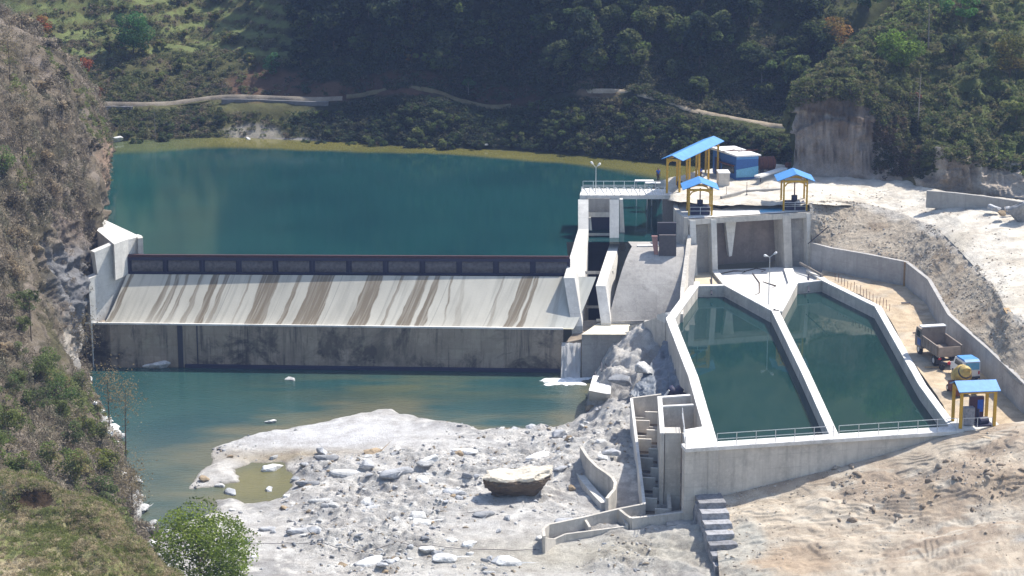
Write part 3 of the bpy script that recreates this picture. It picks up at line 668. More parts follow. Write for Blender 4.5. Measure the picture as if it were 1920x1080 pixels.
for (a, b, c, d, st, fade) in stains:
    # stain edges in the generator coordinate of the face
    lo = (a-238)/880*(1-VV)+(c-195)/880*VV; hi = (b-238)/880*(1-VV)+(d-195)/880*VV
    X = UU+(w1+0*bow)/880
    w = np.clip((X-lo)*880/1.5+.5, 0, 1)*np.clip((hi-X)*880/1.5+.5, 0, 1)*st*np.clip(1-fade*np.maximum(0, VV-.45)*2.0, 0, 1)
    inner = .90+.34*fbm(np.c_[UU*380, VV*2.0, UU*0], 1, 4, 35)
    k = (w*inner)[:, None]; k = np.clip(k, 0, 1); base = base*(1-k)+np.array((.20, .165, .12))*k
pier_shade = np.clip((UU-.93)/.02, 0, 1)[:, None]*.35; base = base*(1-pier_shade)+np.array((.42, .46, .46))*pier_shade  # cool grey tint paints the pier's shadow into the face colour
for q in (.115, .23, .345, .46, .575, .69, .805):     # construction joints
    w = (np.abs(UU-q) < .0006)[:, None]*.5; base = base*(1-w)+np.array((.2, .19, .17))*w
w = (VV > .965)[:, None]*.6; base = base*(1-w)+np.array((.62, .55, .33))*w
m, nt, N, L, bs = newmat('spillway_face'); L.new(attr(nt, 'zone'), bs.inputs['Base Color']); bs.inputs['Roughness'].default_value = .85; bs.inputs['Specular IOR Level'].default_value = .2
bump(nt, bs, nz(nt, 4, 5, .7, mapped(nt)), .3, .05)
inv = parent_matrix(dam).inverted(); idx = np.arange(NXF*NYF).reshape(NYF, NXF)
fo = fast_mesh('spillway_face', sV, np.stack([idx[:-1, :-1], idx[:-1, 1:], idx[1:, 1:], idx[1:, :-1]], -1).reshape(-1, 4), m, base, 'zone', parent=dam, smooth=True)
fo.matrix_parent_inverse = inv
mb = MB(); lp = [lip(160), lip(600), lip(1056)]
wallmesh(mb, lp, .9, -2, 1); mb.build('base_wall', M['concrete_old'], dam)
mb = MB(); wallmesh(mb, [T(p, -4.35, 0, -.35) for p in [lip(345), lip(1060)]], .35, -2, 1); mb.build('footing', M['navy'], dam)
mb = MB(); wallmesh(mb, [T(p, .10, 0, -.06) for p in lp], .35, 4.62, 1); mb.build('lip_edge', M['concrete_top'], dam)
mb = MB()
a = np.array(lip(337)); mb.box((a[0], a[1]-.03, 2.1), (.55, .08, 5.0)); b_ = np.array(lip(369)); mb.box((b_[0], b_[1]-.02, 2.1), (.12, .06, 5.0)); mb.build('wet_joint', M['dark'], dam)
# crest gate
G0, G1 = Q(242, 516, 250.7), Q(1068, 521, 249.9)
gz = G0[2]; gate_top = 11.25
def gp(t, z, dy=0): return (G0[0]+(G1[0]-G0[0])*t, G0[1]+(G1[1]-G0[1])*t+dy, z)
mb = MB(); wallmesh(mb, [gp(0, gate_top), gp(1, gate_top)], .30, gate_top-.28, 1); mb.build('gate_top_beam', M['redrust'], dam)
mb = MB(); wallmesh(mb, [gp(0, gate_top-.28, .25), gp(1, gate_top-.28, .25)], .15, gz-.4, 1); mb.build('gate_skin', M['navy'], dam)
mb = MB(); wallmesh(mb, [gp(0, gz+.32, .0), gp(1, gz+.32, .0)], .25, gz+.16, 1); wallmesh(mb, [gp(0, gate_top-.3, .02), gp(1, gate_top-.3, .02)], .25, gate_top-.62, 1)
mb.build('gate_rail', M['navy'], dam)
M['gatepanel'] = plain('weathered_gate_panel', (.15, .135, .14), .8, 0, .5, 3)
for k in range(12):
    t0, t1 = (k+.08)/12, (k+.92)/12; mb = MB()
    prof = []
    for q in range(7):
        an = math.pi*q/6; prof.append((0, .24-.16*math.sin(an), gz+.36+(gate_top-.66-gz-.36)*q/6))
    a, b = gp(t0, 0), gp(t1, 0)
    mb.slab([(a[0], a[1]+p[1], p[2]) for p in prof]+[(a[0], a[1]+.27, prof[-1][2]), (a[0], a[1]+.27, prof[0][2])], (b[0]-a[0], b[1]-a[1], 0))
    mb.build('gate_panel', M['gatepanel'], dam)
for k in range(13):
    mb = MB(); p = gp(k/12, (gz+gate_top)/2); mb.box((p[0], p[1]+.12, p[2]-.1), (.14, .22, gate_top-gz-.35)); mb.build('gate_post', M['navy'], dam)
mb = MB(); wallmesh(mb, [gp(-.0, gz+.02, -.06), gp(1, gz+.02, -.06)], .8, gz-.8, 1); mb.build('sill', M['concrete'], dam)
for k in range(34):
    p = gp((k+.5)/34, gz+.12, -.02); MB().box(p, (.06, .06, .3)).build('sill_bolt', M['dark'], dam)
# left abutment
ab = thing('abutment_wall', 'white angular concrete abutment wall at the left end of the dam', 'wall', Q(190, 600, 247))
A0, B0 = Q(266, 442, 252.6), Q(168, 523, 246.6)
th_ = (-.55, .75, 0)
mb = MB()
mb.slab([online(266, 442, A0, B0), online(214, 457, A0, B0), online(177, 473, A0, B0), online(183, 515, A0, B0), online(166, 523, A0, B0), online(168, 523, A0, B0)[:2]+(-1.5,), online(266, 442, A0, B0)[:2]+(-1.5,)], th_)
mb.build('front_wall', M['concrete_new'], ab)
zt = online(240, 450, A0, B0)[2]+.12
mb = MB(); mb.col_([P(196, 412, zt), P(258, 441, zt), P(214, 458, zt), P(182, 432, zt)], 9); mb.build('wing_wall', M['concrete_new'], ab)
mb = MB(); mb.col_([P(258, 441, zt+.02), P(267, 443, zt+.02), P(268, 446, zt+.02), P(258, 447, zt+.02)], 9.5); mb.build('end_pier', M['concrete'], ab)
mb = MB(); mb.col_([lip(160), lip(206), T(lip(225), .01, 0, 2.0), T(lip(160), .01, 0, 2)], -1.5); mb.build('foot_block', M['concrete_old'], ab)

# ================================================================ SLUICE: piers, deck, undersluice
sl = thing('sluice_gate_tower', 'grey concrete gate tower with cross beams at the right end of the dam crest', 'sluice', Q(1110, 640, 246))
def pier(name, prof, w, mat, par): MB().slab([Q(*q) for q in prof], (w, 0, 0)).build(name, M[mat], par)
pier('pier', [(1084, 374, 262), (1084, 430, 259), (1057, 521, 247.5), (1072, 612, 245.2), (1074, 700, 245.2), (1084, 600, 262)], 1.15, 'concrete_new', sl)
pier('pier', [(1143, 374, 262), (1143, 458, 259.5), (1117, 536, 247.5), (1127, 606, 245.4), (1127, 700, 245.4), (1143, 560, 262)], 1.05, 'concrete_new', sl)
MB().slab([Q(1162, 374, 262.5), Q(1168, 374, 262.5), Q(1173, 470, 262.5), Q(1162, 470, 262.5)], (0, .8, 0)).build('buttress', M['concrete_new'], sl)
for (y, hh, Y, mt) in ((398, 9, 261.4, 'concrete'), (437, 5, 260.2, 'concrete_grey'), (508, 6, 252.5, 'concrete'), (573, 5, 249.5, 'concrete_grey')):
    MB().slab([Q(1098, y, Y), Q(1098, y+hh, Y), Q(1098, y+hh, Y+.7), Q(1098, y, Y+.7)], (3.0, 0, 0)).build('cross_beam', M[mt], sl)
MB().slab([Q(1100, 372, 263.4), Q(1146, 372, 263.4), Q(1146, 398, 263.4), Q(1100, 398, 263.4)], (0, .3, 0)).build('breast_wall', M['concrete_grey'], sl)
MB().slab([Q(1098, 402, 264), Q(1150, 402, 264), Q(1150, 640, 264), Q(1098, 640, 264)], (0, .3, 0)).build('gate_leaf', M['navy'], sl)
MB().slab([Q(1104, 408, 262), Q(1108, 408, 262), Q(1110, 432, 262), Q(1105, 432, 262)], (0, .3, 0)).build('guide', M['concrete_top'], sl)
MB().col_([Q(1060, 642, 244), Q(1092, 636, 244.2), T(Q(1125, 600, 247)), T(Q(1096, 600, 247))], -1).build('channel_floor', M['concrete_old'], sl)
ow = thing('undersluice_spillway', 'smooth grey curved concrete chute right of the gate tower', 'spillway', Q(1180, 600, 246))
cx = []
NR_ = 14
for k in range(NR_):
    t = k/(NR_-1)
    y = 462+t*t*6 if False else None
    Yk = 254.2-8.4*t**.85; zk = 11.35-6.4*t**1.6
    l = 1150-28*t; r = 1275-15*t
    a = Q(l, 500, Yk); b = Q(r, 500, Yk); a = (13.05-2.9*t-.6*(t < .1)*0, Yk, zk); b = (20.2-1.2*t, Yk+.4, zk+.1); cx.append((a, b))
v = []; f = []
for a, b in cx: v += [a, b]
v += [(12.8, 258, 11.0), (20.2, 258, 11.0)]
n = len(cx)
for k in range(n-1): f.append((2*k, 2*k+1, 2*k+3, 2*k+2))
f.append((0, 1, 2*n+1, 2*n))
mesh_obj('ogee_face', v, f, M['concrete_grey'], ow, smooth=True)
MB().col_([Q(1127, 603, 245.9), Q(1238, 600, 245.9), Q(1238, 598, 246.6), Q(1127, 598, 246.6)], -1).build('toe', M['concrete_grey'], ow)
MB().slab([Q(1195, 461, 254), Q(1234, 460, 254), Q(1238, 466, 254), Q(1200, 466, 254)], (0, .5, 0)).build('crest_cap', M['concrete_top'], ow)
MB().slab([Q(1118, 598, 246.05), Q(1148, 598, 246.05), Q(1148, 603, 246.05), Q(1118, 603, 246.05)], (0, .05, 0)).build('sill_strip', M['concrete'], ow)
sg = thing('stored_gate_panel', 'dark brown steel gate panel standing at the right side of the grey chute', 'gate', Q(1250, 515, 252))
MB().slab([Q(1236, 441, 252), Q(1268, 441, 252), Q(1268, 512, 252), Q(1236, 522, 252)], (0, .4, 0)).build('panel', plain('dull_gate', (.10, .09, .095), .8, 0, .3, 3), sg)
MB().slab([Q(1233, 418, 253), Q(1268, 418, 253), Q(1268, 443, 253), Q(1233, 443, 253)], (0, .5, 0)).build('upper_panel', M['dark'], sg)
MB().slab([Q(1222, 443, 252.2), Q(1233, 443, 252.2), Q(1234, 480, 252.2), Q(1227, 480, 252.2)], (0, .5, 0)).build('guide_rail', plain('pinkish_primer', (.36, .20, .18), .8), sg)

br = thing('service_bridge', 'pale concrete footbridge deck carrying a white railing across the sluice', 'bridge', Q(1180, 372, 264))
MB().col_([P(1087, 366, Z_DECK), P(1290, 366, Z_DECK), P(1290, 355, Z_DECK), P(1091, 353, Z_DECK)], 14.55).build('deck', M['concrete_top'], br)
MB().slab([Q(1243, 372, 264.2), Q(1290, 372, 264.2), Q(1290, 470, 264.2), Q(1243, 470, 264.2)], (0, .6, 0)).build('end_wall', plain('brownish_concrete', (.24, .215, .20), .9), br)
def railing(name, label, a, b, n, h, mat='white', brace=False, par=None, r=.035, rails=(1, .5), curve=None):
    t_ = thing(name, label, 'railing', a); a = Vector(a); b = Vector(b)
    for k in range(n):
        p = a.lerp(b, k/(n-1)); MB().bar(p, p+Vector((0, 0, h)), r, 5).build('post', M[mat], t_)
    for q in rails: MB().bar(a+Vector((0, 0, h*q)), b+Vector((0, 0, h*q)), r*.85, 5).build('rail', M[mat], t_)
    if brace:
        for k in range(n-1):
            p = a.lerp(b, k/(n-1)); q = a.lerp(b, (k+.8)/(n-1))
            MB().tube([p+Vector((0, 0, h)), p.lerp(q, .5)+Vector((0, -.05, h*.75)), q+Vector((0, -.05, .05))], [r*1.6]*3, 5).build('brace', M[mat], t_)
    return t_
railing('bridge_railing', 'white railing with slanted braces along the near edge of the footbridge', P(1090, 366, Z_DECK+.004), P(1246, 366, Z_DECK+.004), 11, .95, 'white', True)
railing('bridge_railing', 'grey railing along the reservoir edge of the footbridge', P(1093, 355, Z_DECK+.004), P(1248, 355, Z_DECK+.004), 9, .95, 'galv')

# front block, rising wing wall, waterfall
fb = thing('stilling_block', 'square concrete block with a sunlit top right of the waterfall', 'block', Q(1135, 700, 243))
MB().col_([P(1091, 626, 4.75), P(1182, 626, 4.75), P(1180, 599, 4.75), P(1122, 606, 4.75)], -1.5).build('body', M['concrete_grey'], fb)
MB().col_([P(1090.5, 627, 4.80), P(1182.5, 627, 4.80), P(1180, 598, 4.80), P(1122, 605, 4.80)], 4.752).build('cap', concrete('creamy_cap', (.72, .66, .52), streak=0, lines=False), fb)
ww = thing('rising_wing_wall', 'grey wall climbing from the square block to the basin corner', 'wall', Q(1215, 640, 240))
wl = [Q(1183, 611, 243.2), Q(1215, 602, 240), Q(1252, 590, 236.6)]
mb = MB(); wallmesh(mb, wl, .55, 1, 0); mb.build('wall', M['concrete'], ww)
mb = MB(); wallmesh(mb, [T(wl[2], .25), T(Q(1236, 594, 238), .25)], .6, 7.5, 0); mb.build('end_block', M['concrete_new'], ww)
m, nt, N, L, bs = newmat('falling_water'); o_ = mapped(nt, (9, 9, .7)); n_ = nz(nt, 1.4, 6, .75, o_)
L.new(ramp(nt, n_, [(.30, (.5, .57, .66)), (.40, (.9, .93, .95)), (.5, (.98, .98, .99))]), bs.inputs['Base Color']); bs.inputs['Roughness'].default_value = .4; bump(nt, bs, n_, .9, .2)
t_ = N.new('ShaderNodeBsdfTranslucent'); t_.inputs[0].default_value = (.95, .97, 1, 1); mx = N.new('ShaderNodeMixShader'); mx.inputs[0].default_value = .55
L.new(bs.outputs[0], mx.inputs[1]); L.new(t_.outputs[0], mx.inputs[2]); L.new(mx.outputs[0], N['Material Output'].inputs[0])
M['fall'] = m
v = []; f = []; nx_, ny_ = 26, 30
for j in range(ny_):
    t = j/(ny_-1)
    for i in range(nx_):
        s = i/(nx_-1); px = 1053+(1089-1053)*s-2*t; a = np.array(Q(px, 642, 244.1)); z = a[2]*(1-t)+(-.1)*t; Y = 244.0-2.5*t**.75+.22*vnoise(np.array([[s*14, t*4, 0]]), 5)[0]+.05*vnoise(np.array([[s*31, t*7, 3]]), 5)[0]
        v.append((a[0], Y, z))
for j in range(ny_-1):
    for i in range(nx_-1): q = j*nx_+i; f.append((q, q+1, q+nx_+1, q+nx_))
tag(mesh_obj('waterfall', v, f, M['fall'], smooth=True), 'narrow white waterfall pouring beside the square concrete block', 'waterfall')
# foam
v = []; f = []; c0 = P(1062, 713, .04); nf = 72
m, nt, N, L, bs = newmat('foam'); n_ = nz(nt, 2.5, 6, .7, mapped(nt)); L.new(ramp(nt, n_, [(.35, (.55, .64, .68)), (.5, (.88, .9, .92))]), bs.inputs['Base Color']); bs.inputs['Roughness'].default_value = .8
bump(nt, bs, n_, .8, .15)
rings = 7
for r_ in range(rings):
    for k in range(nf):
        a = 2*math.pi*k/nf; rr = (r_/(rings-1))*(1+.5*vnoise(np.array([[math.cos(a)*3.5+5, math.sin(a)*3.5, 1]]), 3)[0]+.15*random.uniform(-1, 1)*(r_ > 3))
        v.append((c0[0]+rr*2.6*math.cos(a), c0[1]+rr*1.6*math.sin(a), .02+.16*(1-r_/(rings-1))**.6+.05*vnoise(np.array([[k*.7, r_*1.3, 0]]), 3)[0]*(r_ < rings-1)))
for r_ in range(rings-1):
    for k in range(nf): f.append((r_*nf+k, r_*nf+(k+1) % nf, (r_+1)*nf+(k+1) % nf, (r_+1)*nf+k))
tag(mesh_obj('foam', v, f, m, smooth=True), 'white foam spreading where the waterfall meets the river', 'foam', kind='stuff')

# ================================================================ INTAKE
ZI = 14.2
it = thing('intake_structure', 'concrete intake building with four piers and gate bays behind the basins', 'intake', P(1400, 510, Z_TANK))
IA, IB = P(1290, 411, ZI), P(1519, 397, ZI)
nrm = Vector((-(IB[1]-IA[1]), IB[0]-IA[0], 0)).normalized()
def ip(px, py, back=0):
    p = Vector(online(px, py, IA, IB)); return p+nrm*back
def ibox(name, x0, x1, y0, y1, b0, b1, mat, x0b=None, x1b=None, zb=None):
    x0b = x0 if x0b is None else x0b; x1b = x1 if x1b is None else x1b
    a, b = ip(x0, y0, b0), ip(x1, y0, b0); c, d = ip(x1b, y1, b0), ip(x0b, y1, b0)
    if zb is not None: c.z = zb; d.z = zb
    MB().slab([a, b, c, d], nrm*(b1-b0)).build(name, M[mat], it)
deckp = [P(1289, 411, ZI), P(1519, 397, ZI), P(1519, 380, ZI), P(1350, 372, ZI), P(1277, 374, ZI), P(1270, 391, ZI), P(1276, 401, ZI)]
MB().col_(deckp, ZI-.55).build('deck', M['concrete_top'], it)
ibox('front_beam', 1290, 1519, 411, 422, -.12, .3, 'concrete')
bm_ = MB(); a, b = ip(1290, 411, -.12), ip(1519, 397, -.12); bm_.slab([a, b, b-Vector((0, 0, .62)), a-Vector((0, 0, .62))], nrm*.5)
bpy.data.objects.remove(bpy.data.objects['front_beam']); bm_.build('front_beam', M['concrete'], it)
ibox('pier', 1292, 1303, 413, 522, -.25, 4.5, 'concrete_new', 1297, 1308, 6)
ibox('pier', 1332, 1342, 411, 522, -.25, 4.5, 'concrete_new', 1336, 1346, 6)
ibox('pier', 1466, 1481, 403, 522, -.25, 4.5, 'concrete', 1472, 1486, 6)
ibox('pier', 1511, 1518, 400, 522, -.25, 4.5, 'concrete_new', 1514, 1520, 6)
M['bay'] = concrete('shaded_bay', (.25, .21, .19), streak=.5)  # concrete darkened in its colour for the shade inside the recess
ibox('bay_gate', 1300, 1336, 415, 522, .9, 1.1, 'concrete_grey', zb=6)
ibox('bay_gate', 1478, 1516, 405, 522, .9, 1.1, 'concrete_grey', zb=6)
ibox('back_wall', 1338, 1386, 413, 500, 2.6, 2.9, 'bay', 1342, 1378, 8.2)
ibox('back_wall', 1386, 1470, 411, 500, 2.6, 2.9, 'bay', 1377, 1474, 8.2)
a = [ip(1369, 414, 1.6), ip(1391, 413, 1.6), ip(1382, 486, 1.6), ip(1377, 487, 1.6)]; MB().slab(a, nrm*.7).build('lit_recess_strip', M['concrete_new'], it)  # pale tapered piece stands in for a lit strip of slanted recess wall
# curved outer wall toward the sluice
ow_pts = [P(1291, 411, ZI), P(1277, 401, ZI), P(1271, 391, ZI), P(1272, 380, ZI), P(1279, 372, ZI)]
mb = MB(); wallmesh(mb, [T(p, .2) for p in ow_pts], .5, 2.0, 1); mb.build('outer_wall', M['concrete'], it)
lowp = [P(1263, 588, Z_TANK-.3), ip(1294, 470)[:]]
mb = MB(); aa = ip(1293, 430, 0); bb_ = P(1268, 590, Z_TANK-.05)
mb.slab([(aa.x-.2, aa.y, 12.5), (aa.x-.2, aa.y, 2), (17.2, 238.5, 2), (17.2, 238.5, 7.9), (17.9, 247, 8.6)], (.4, 0, 0)); mb.build('side_wall', M['concrete'], it)
# screens channel on deck
mb = MB()
chn = [P(1345, 388, ZI+.0), P(1380, 378, ZI), P(1420, 374, ZI), P(1462, 373, ZI)]
wallmesh(mb, [T(p, .55) for p in chn], .25, ZI, 0); mb.build('low_parapet', M['concrete'], it)
mb = MB(); wallmesh(mb, [T(p, .03, 0, -.8) for p in chn], 1.0, ZI-.1, 0); mb.build('screen_channel', M['navy'], it)
mb = MB(); mb.col_([P(1425, 392, ZI+.05), P(1466, 389, ZI+.05), P(1466, 395, ZI+.05), P(1425, 398, ZI+.05)], ZI-.1); mb.build('cover_plate', M['pale_blue'], it)
# walls of the upper yard seen behind the deck
mb = MB(); yk = [P(1352, 372, 14.95), P(1400, 360, 14.95), P(1465, 357, 14.95)]; wallmesh(mb, [T(p, .25) for p in yk], .3, 13.8, 0); mb.build('rear_kerb', M['concrete_grey'], it)

# ================================================================ SETTLING BASINS
bs_ = thing('settling_basin', 'twin concrete settling basins holding still green water behind the intake', 'basin', P(1540, 830, 0))
def wpath(name, px, w, zb, mat='concrete', z=Z_TANK, side=0, cap=True, par=None):
    pts = [P(x, y, z) for x, y in px]; mb = MB(); wallmesh(mb, [T(p, -.12) for p in pts], w, zb, side); mb.build(name, M[mat], par or bs_)
    if cap: mb = MB(); wallmesh(mb, pts, w+.06, z-.118, side); mb.build(name+'_coping', M['concrete_top'], par or bs_)
wpath('left_wall', [(1304, 528), (1303, 534), (1257, 597), (1300, 706), (1338, 838)], .85, -1)
wpath('right_wall', [(1517, 505), (1548, 526), (1646, 574), (1730, 722), (1792, 806)], .62, 2)
wpath('divider_wall', [(1453, 581), (1510, 697), (1567, 822)], .72, 0)
wpath('wedge_wall', [(1341, 508), (1363, 534), (1450, 581)], .62, 4)
wpath('wedge_wall', [(1478, 503), (1487, 530), (1458, 583)], .95, 4)
wpath('cross_wall', [(1304, 535), (1361, 534)], .45, 4, z=Z_TANK-.04)
wpath('cross_wall', [(1489, 530), (1548, 524)], .45, 4, z=Z_TANK-.04)
MB().col_([P(1339, 506, 8.0), P(1480, 500, 8.0), P(1484, 532, 8.0), P(1454, 583, 8.0), P(1360, 534, 8.0)], 6).build('wedge_slab', M['concrete_top'], bs_)
MB().col_([P(1303, 505, 7.9), P(1342, 505, 7.9), P(1362, 536, 7.9), P(1303, 536, 7.9)], 6).build('inlet_floor', concrete('silty_floor', (.56, .5, .38), streak=0), bs_)
MB().col_([P(1480, 500, 7.9), P(1520, 500, 7.9), P(1549, 526, 7.9), P(1488, 531, 7.9)], 6).build('inlet_floor', M['concrete_top'], bs_)
for x0, y0 in ((1334, 520), (1516, 515)):
    MB().bar(P(x0, y0, 8.1), P(x0, y0+32, 7.6), .09, 5).build('inlet_pipe', M['dark'], bs_)
fd = Vector((FR[0]-FL[0], FR[1]-FL[1], 0)).normalized(); fn = Vector((-fd.y, fd.x, 0))
mb = MB(); wallmesh(mb, [T(FL, .01), T(FR, .01)], 1.45, Z_TANK-.30, 1); mb.build('front_walkway', M['concrete_top'], bs_)
a = Vector(FL)+fn*.22-fd*.0; b = Vector(FR)+fn*.22; mb = MB(); wallmesh(mb, [(a.x, a.y, Z_TANK-.302), (b.x, b.y, Z_TANK-.302)], .8, -1.5, 1); mb.build('front_wall', M['concrete'], bs_)
MB().col_([T(FL, .02), T(P(1340, 838, Z_TANK), .02), T(P(1318, 800, Z_TANK), .02), T(P(1281, 806, Z_TANK), .02)], Z_TANK-.26).build('corner_platform', M['concrete_top'], bs_)
# inlet chamber on the left flank
MB().col_([P(1247, 812, 8.1), P(1277, 812, 8.1), P(1275, 801, 8.1), P(1246, 801, 8.1)], -1).build('buttress', M['concrete'], bs_)
cw = [(1242, 812), (1237, 744), (1294, 740)]
wpath('chamber_wall', cw, .35, -1, z=8.15)
wpath('chamber_wall', [(1240, 761), (1300, 758)], .3, -1, z=8.2)
MB().col_([P(1242, 812, 5.5), P(1290, 812, 5.5), P(1300, 750, 5.5), P(1240, 750, 5.5)], 5).build('chamber_floor', M['concrete_grey'], bs_)
MB().col_([P(1279, 812, 8.0), P(1286, 842, 8.0), P(1293, 842, 8.0), P(1290, 806, 8.0)], -1.5).build('corner_pillar', M['concrete'], bs_)
for k in range(18):
    t = k/17; p = np.array(P(1566, 527, Z_TANK))*(1-t)+np.array(P(1668, 583, Z_TANK))*t
    MB().bar(p, p+np.array([.05*random.uniform(-1, 1), 0, random.uniform(.7, 1.05)]), .035, 4).build('starter_bar', M['rust'], bs_)
# water in the basins
def polywater(name, px, z, colr):
    pts = [P(x, y, z) for x, y in px]; o = mesh_obj(name, pts, [tuple(range(len(pts)))], M['basin_water'])
    at = o.data.color_attributes.new('zone', 'FLOAT_COLOR', 'POINT')
    for i in range(len(pts)): at.data[i].color = (*colr, 1)
    o['kind'] = 'structure'
polywater('basin_water', [(1303, 552), (1364, 550), (1455, 600), (1580, 836), (1343, 848), (1262, 622)], Z_BW, (.009, .036, .036))
polywater('basin_water', [(1455, 600), (1489, 546), (1552, 541), (1660, 600), (1800, 816), (1580, 836)], Z_BW, (.012, .040, .036))
# railings
p0 = Vector(FL)+fn*.25; p1 = Vector(FR)+fn*.25; L_ = (p1-p0).length
railing('basin_railing', 'white two-rail railing along the front walkway of the left basin', p0+fd*2.8+Vector((0, 0, .012)), p0+fd*13.1+Vector((0, 0, .012)), 7, 1.1, 'galv', rails=(1, .55))
railing('basin_railing', 'white two-rail railing along the front walkway of the right basin', p0+fd*13.6+Vector((0, 0, .012)), p1-fd*.5+Vector((0, 0, .012)), 7, 1.1, 'galv', rails=(1, .55))
railing('corner_railing', 'short railing on the basin corner above the fish ladder', P(1279, 785, 8.2), P(1285, 840, 8.33), 3, 1.0, 'galv')
# retaining wall
rw = thing('retaining_wall', 'long curving grey retaining wall at the foot of the cut slope', 'wall', w_[3])
mb = MB(); wallmesh(mb, [T(p, .05, 0, -.1) for p in w_], .4, 7.9, 0); mb.build('wall', concrete('retaining', (.44, .425, .41), streak=.35), rw)
q_ = w_[3]; MB().box((q_[0]-.1, q_[1]-.36, 9.45), (.5, .12, 3.0)).build('rusty_joint', plain('rusty_stain', (.33, .22, .12), .9), rw)
rk = thing('roadside_wall', 'low grey wall along the back of the dirt road', 'wall', P(1800, 380, 15.5))
mb = MB(); wallmesh(mb, [P(1738, 357, 16.7), P(1790, 361, 16.7), P(1850, 368, 16.7), P(1890, 374, 16.7), P(1990, 390, 16.7), P(2100, 410, 16.7)], .4, 14.8, 0); mb.build('wall', M['concrete_grey'], rk)

# ================================================================ FISH LADDER and outlet trough
fl = thing('fish_ladder', 'narrow stepped fish ladder of dark baffled pools below the basin corner', 'fish ladder', P(1220, 900, 1))
A_, B_ = Vector(P(1184, 746, 5.6)), Vector(P(1208, 944, 2.5)); C_, D_ = Vector(P(1240, 748, 5.6)), Vector(P(1256, 946, 2.5))
mb = MB(); wallmesh(mb, [A_[:], A_.lerp(B_, .5)[:], B_[:]], .26, -.5, 0); mb.build('side_wall', M['concrete_new'], fl)
mb = MB(); wallmesh(mb, [(C_-Vector((0, 0, .3)))[:], (D_-Vector((0, 0, .3)))[:]], .3, -.5, 0); mb.build('side_wall', M['concrete'], fl)
mb = MB(); wallmesh(mb, [A_[:], (C_+Vector((0, .3, .4)))[:]], .3, 1, 0); mb.build('end_wall', M['concrete'], fl)
NP_ = 11
for k in range(NP_):
    t, t2 = k/NP_, (k+1)/NP_
    a, b, c, d = A_.lerp(B_, t), C_.lerp(D_, t), C_.lerp(D_, t2), A_.lerp(B_, t2); z = a.z-1.75
    MB().col_([(d.x, d.y, z), (c.x, c.y, z), (b.x, b.y, z), (a.x, a.y, z)], -.5).build('pool_floor', M['concrete_old'], fl)
    s, e = (.0, .55) if k % 2 else (.42, 1.0)
    p, q = d.lerp(c, s), d.lerp(c, e); zb = z-.1
    mb = MB(); wallmesh(mb, [(p.x, p.y, z+1.05), (q.x, q.y, z+1.05)], .22, zb, 0); mb.build('baffle', M['concrete'], fl)
    p, q = d.lerp(c, 0), d.lerp(c, 1); mb = MB(); wallmesh(mb, [(p.x, p.y+.02, z+.45), (q.x, q.y+.02, z+.45)], .16, zb, 0); mb.build('baffle', M['concrete_grey'], fl)
tr = thing('outlet_trough', 'long low concrete trough running left from the foot of the fish ladder', 'trough', P(1100, 1000, .8))
def tw(name, px, w, zb=-.3, mat='concrete'):
    mb = MB(); wallmesh(mb, [P(*p) for p in px], w, zb, 0); mb.build(name, M[mat], tr)
tw('rear_wall', [(1020, 1005, 2.1), (1019, 991, 2.1), (1028, 983, 2.15), (1095, 969, 2.25), (1162, 953, 2.4), (1209, 944, 2.5)], .26)
tw('front_wall', [(1020, 1008, 2.0), (1040, 1010, 1.3), (1060, 1001, 1.5), (1176, 986, 1.75)], .22, -.3)
tw('cross_wall', [(1162, 955, 2.4), (1174, 965, 2.4), (1184, 971, 2.5)], .26)
tw('front_wall', [(1184, 971, 2.5), (1230, 966, 2.5), (1286, 959, 2.55)], .28)
tw('baffle', [(1096, 971, 2.1), (1106, 988, 1.7)], .22); tw('baffle', [(1168, 968, 2.0), (1176, 984, 1.9)], .22)
MB().col_([P(1024, 1008, .9), P(1180, 990, 1.0), P(1206, 950, 1.0), P(1028, 986, .9)], -.3).build('floor', M['concrete_grey'], tr)
MB().col_([P(1178, 1040, .9), P(1240, 1030, .9), P(1250, 1005, 1.0), P(1185, 1015, 1.0)], -.5).build('apron_block', M['concrete_grey'], tr)
MB().col_([P(1250, 985, 1.9), P(1296, 982, 1.9), P(1290, 955, 1.9), P(1248, 960, 1.9)], -.5).build('toe_block', M['concrete_grey'], tr)
cv = thing('curved_training_wall', 'tall curved concrete wall standing alone on the rock left of the fish ladder', 'wall', P(1115, 900, 1.4))
cvp = [(1090, 838, 3.6), (1103, 858, 3.55), (1120, 875, 3.45), (1138, 887, 3.35), (1149, 896, 3.3), (1154, 905, 3.2), (1152, 917, 3.1), (1143, 927, 3.0), (1138, 934, 3.0)]
mb = MB(); wallmesh(mb, [P(*p) for p in cvp], .28, 0, 0); mb.build('wall', M['concrete'], cv)
mb = MB(); wallmesh(mb, [P(1083, 880, 1.75), P(1100, 905, 1.7), P(1120, 928, 1.7), P(1134, 942, 1.7)], .7, 0, 0); mb.build('footing', M['concrete_new'], cv)
bk_ = thing('shore_block', 'tilted pale square concrete block on the rocks near the waterfall', 'block', P(1128, 738, 2))
MB().prism([P(1112, 704, 2.9), P(1147, 706, 2.9), P(1145, 740, 2.7), P(1104, 732, 2.6)], [P(1112, 724, 1.0), P(1147, 726, 1.0), P(1145, 760, .8), P(1104, 752, .8)]).build('block', M['concrete_top'], bk_)
for (x, y) in ((1128, 688), (1136, 690), (1116, 705)): MB().bar(P(x, y+8, 2.6), P(x, y-8, 3.0), .06, 5).build('rebar', M['dark'], bk_)
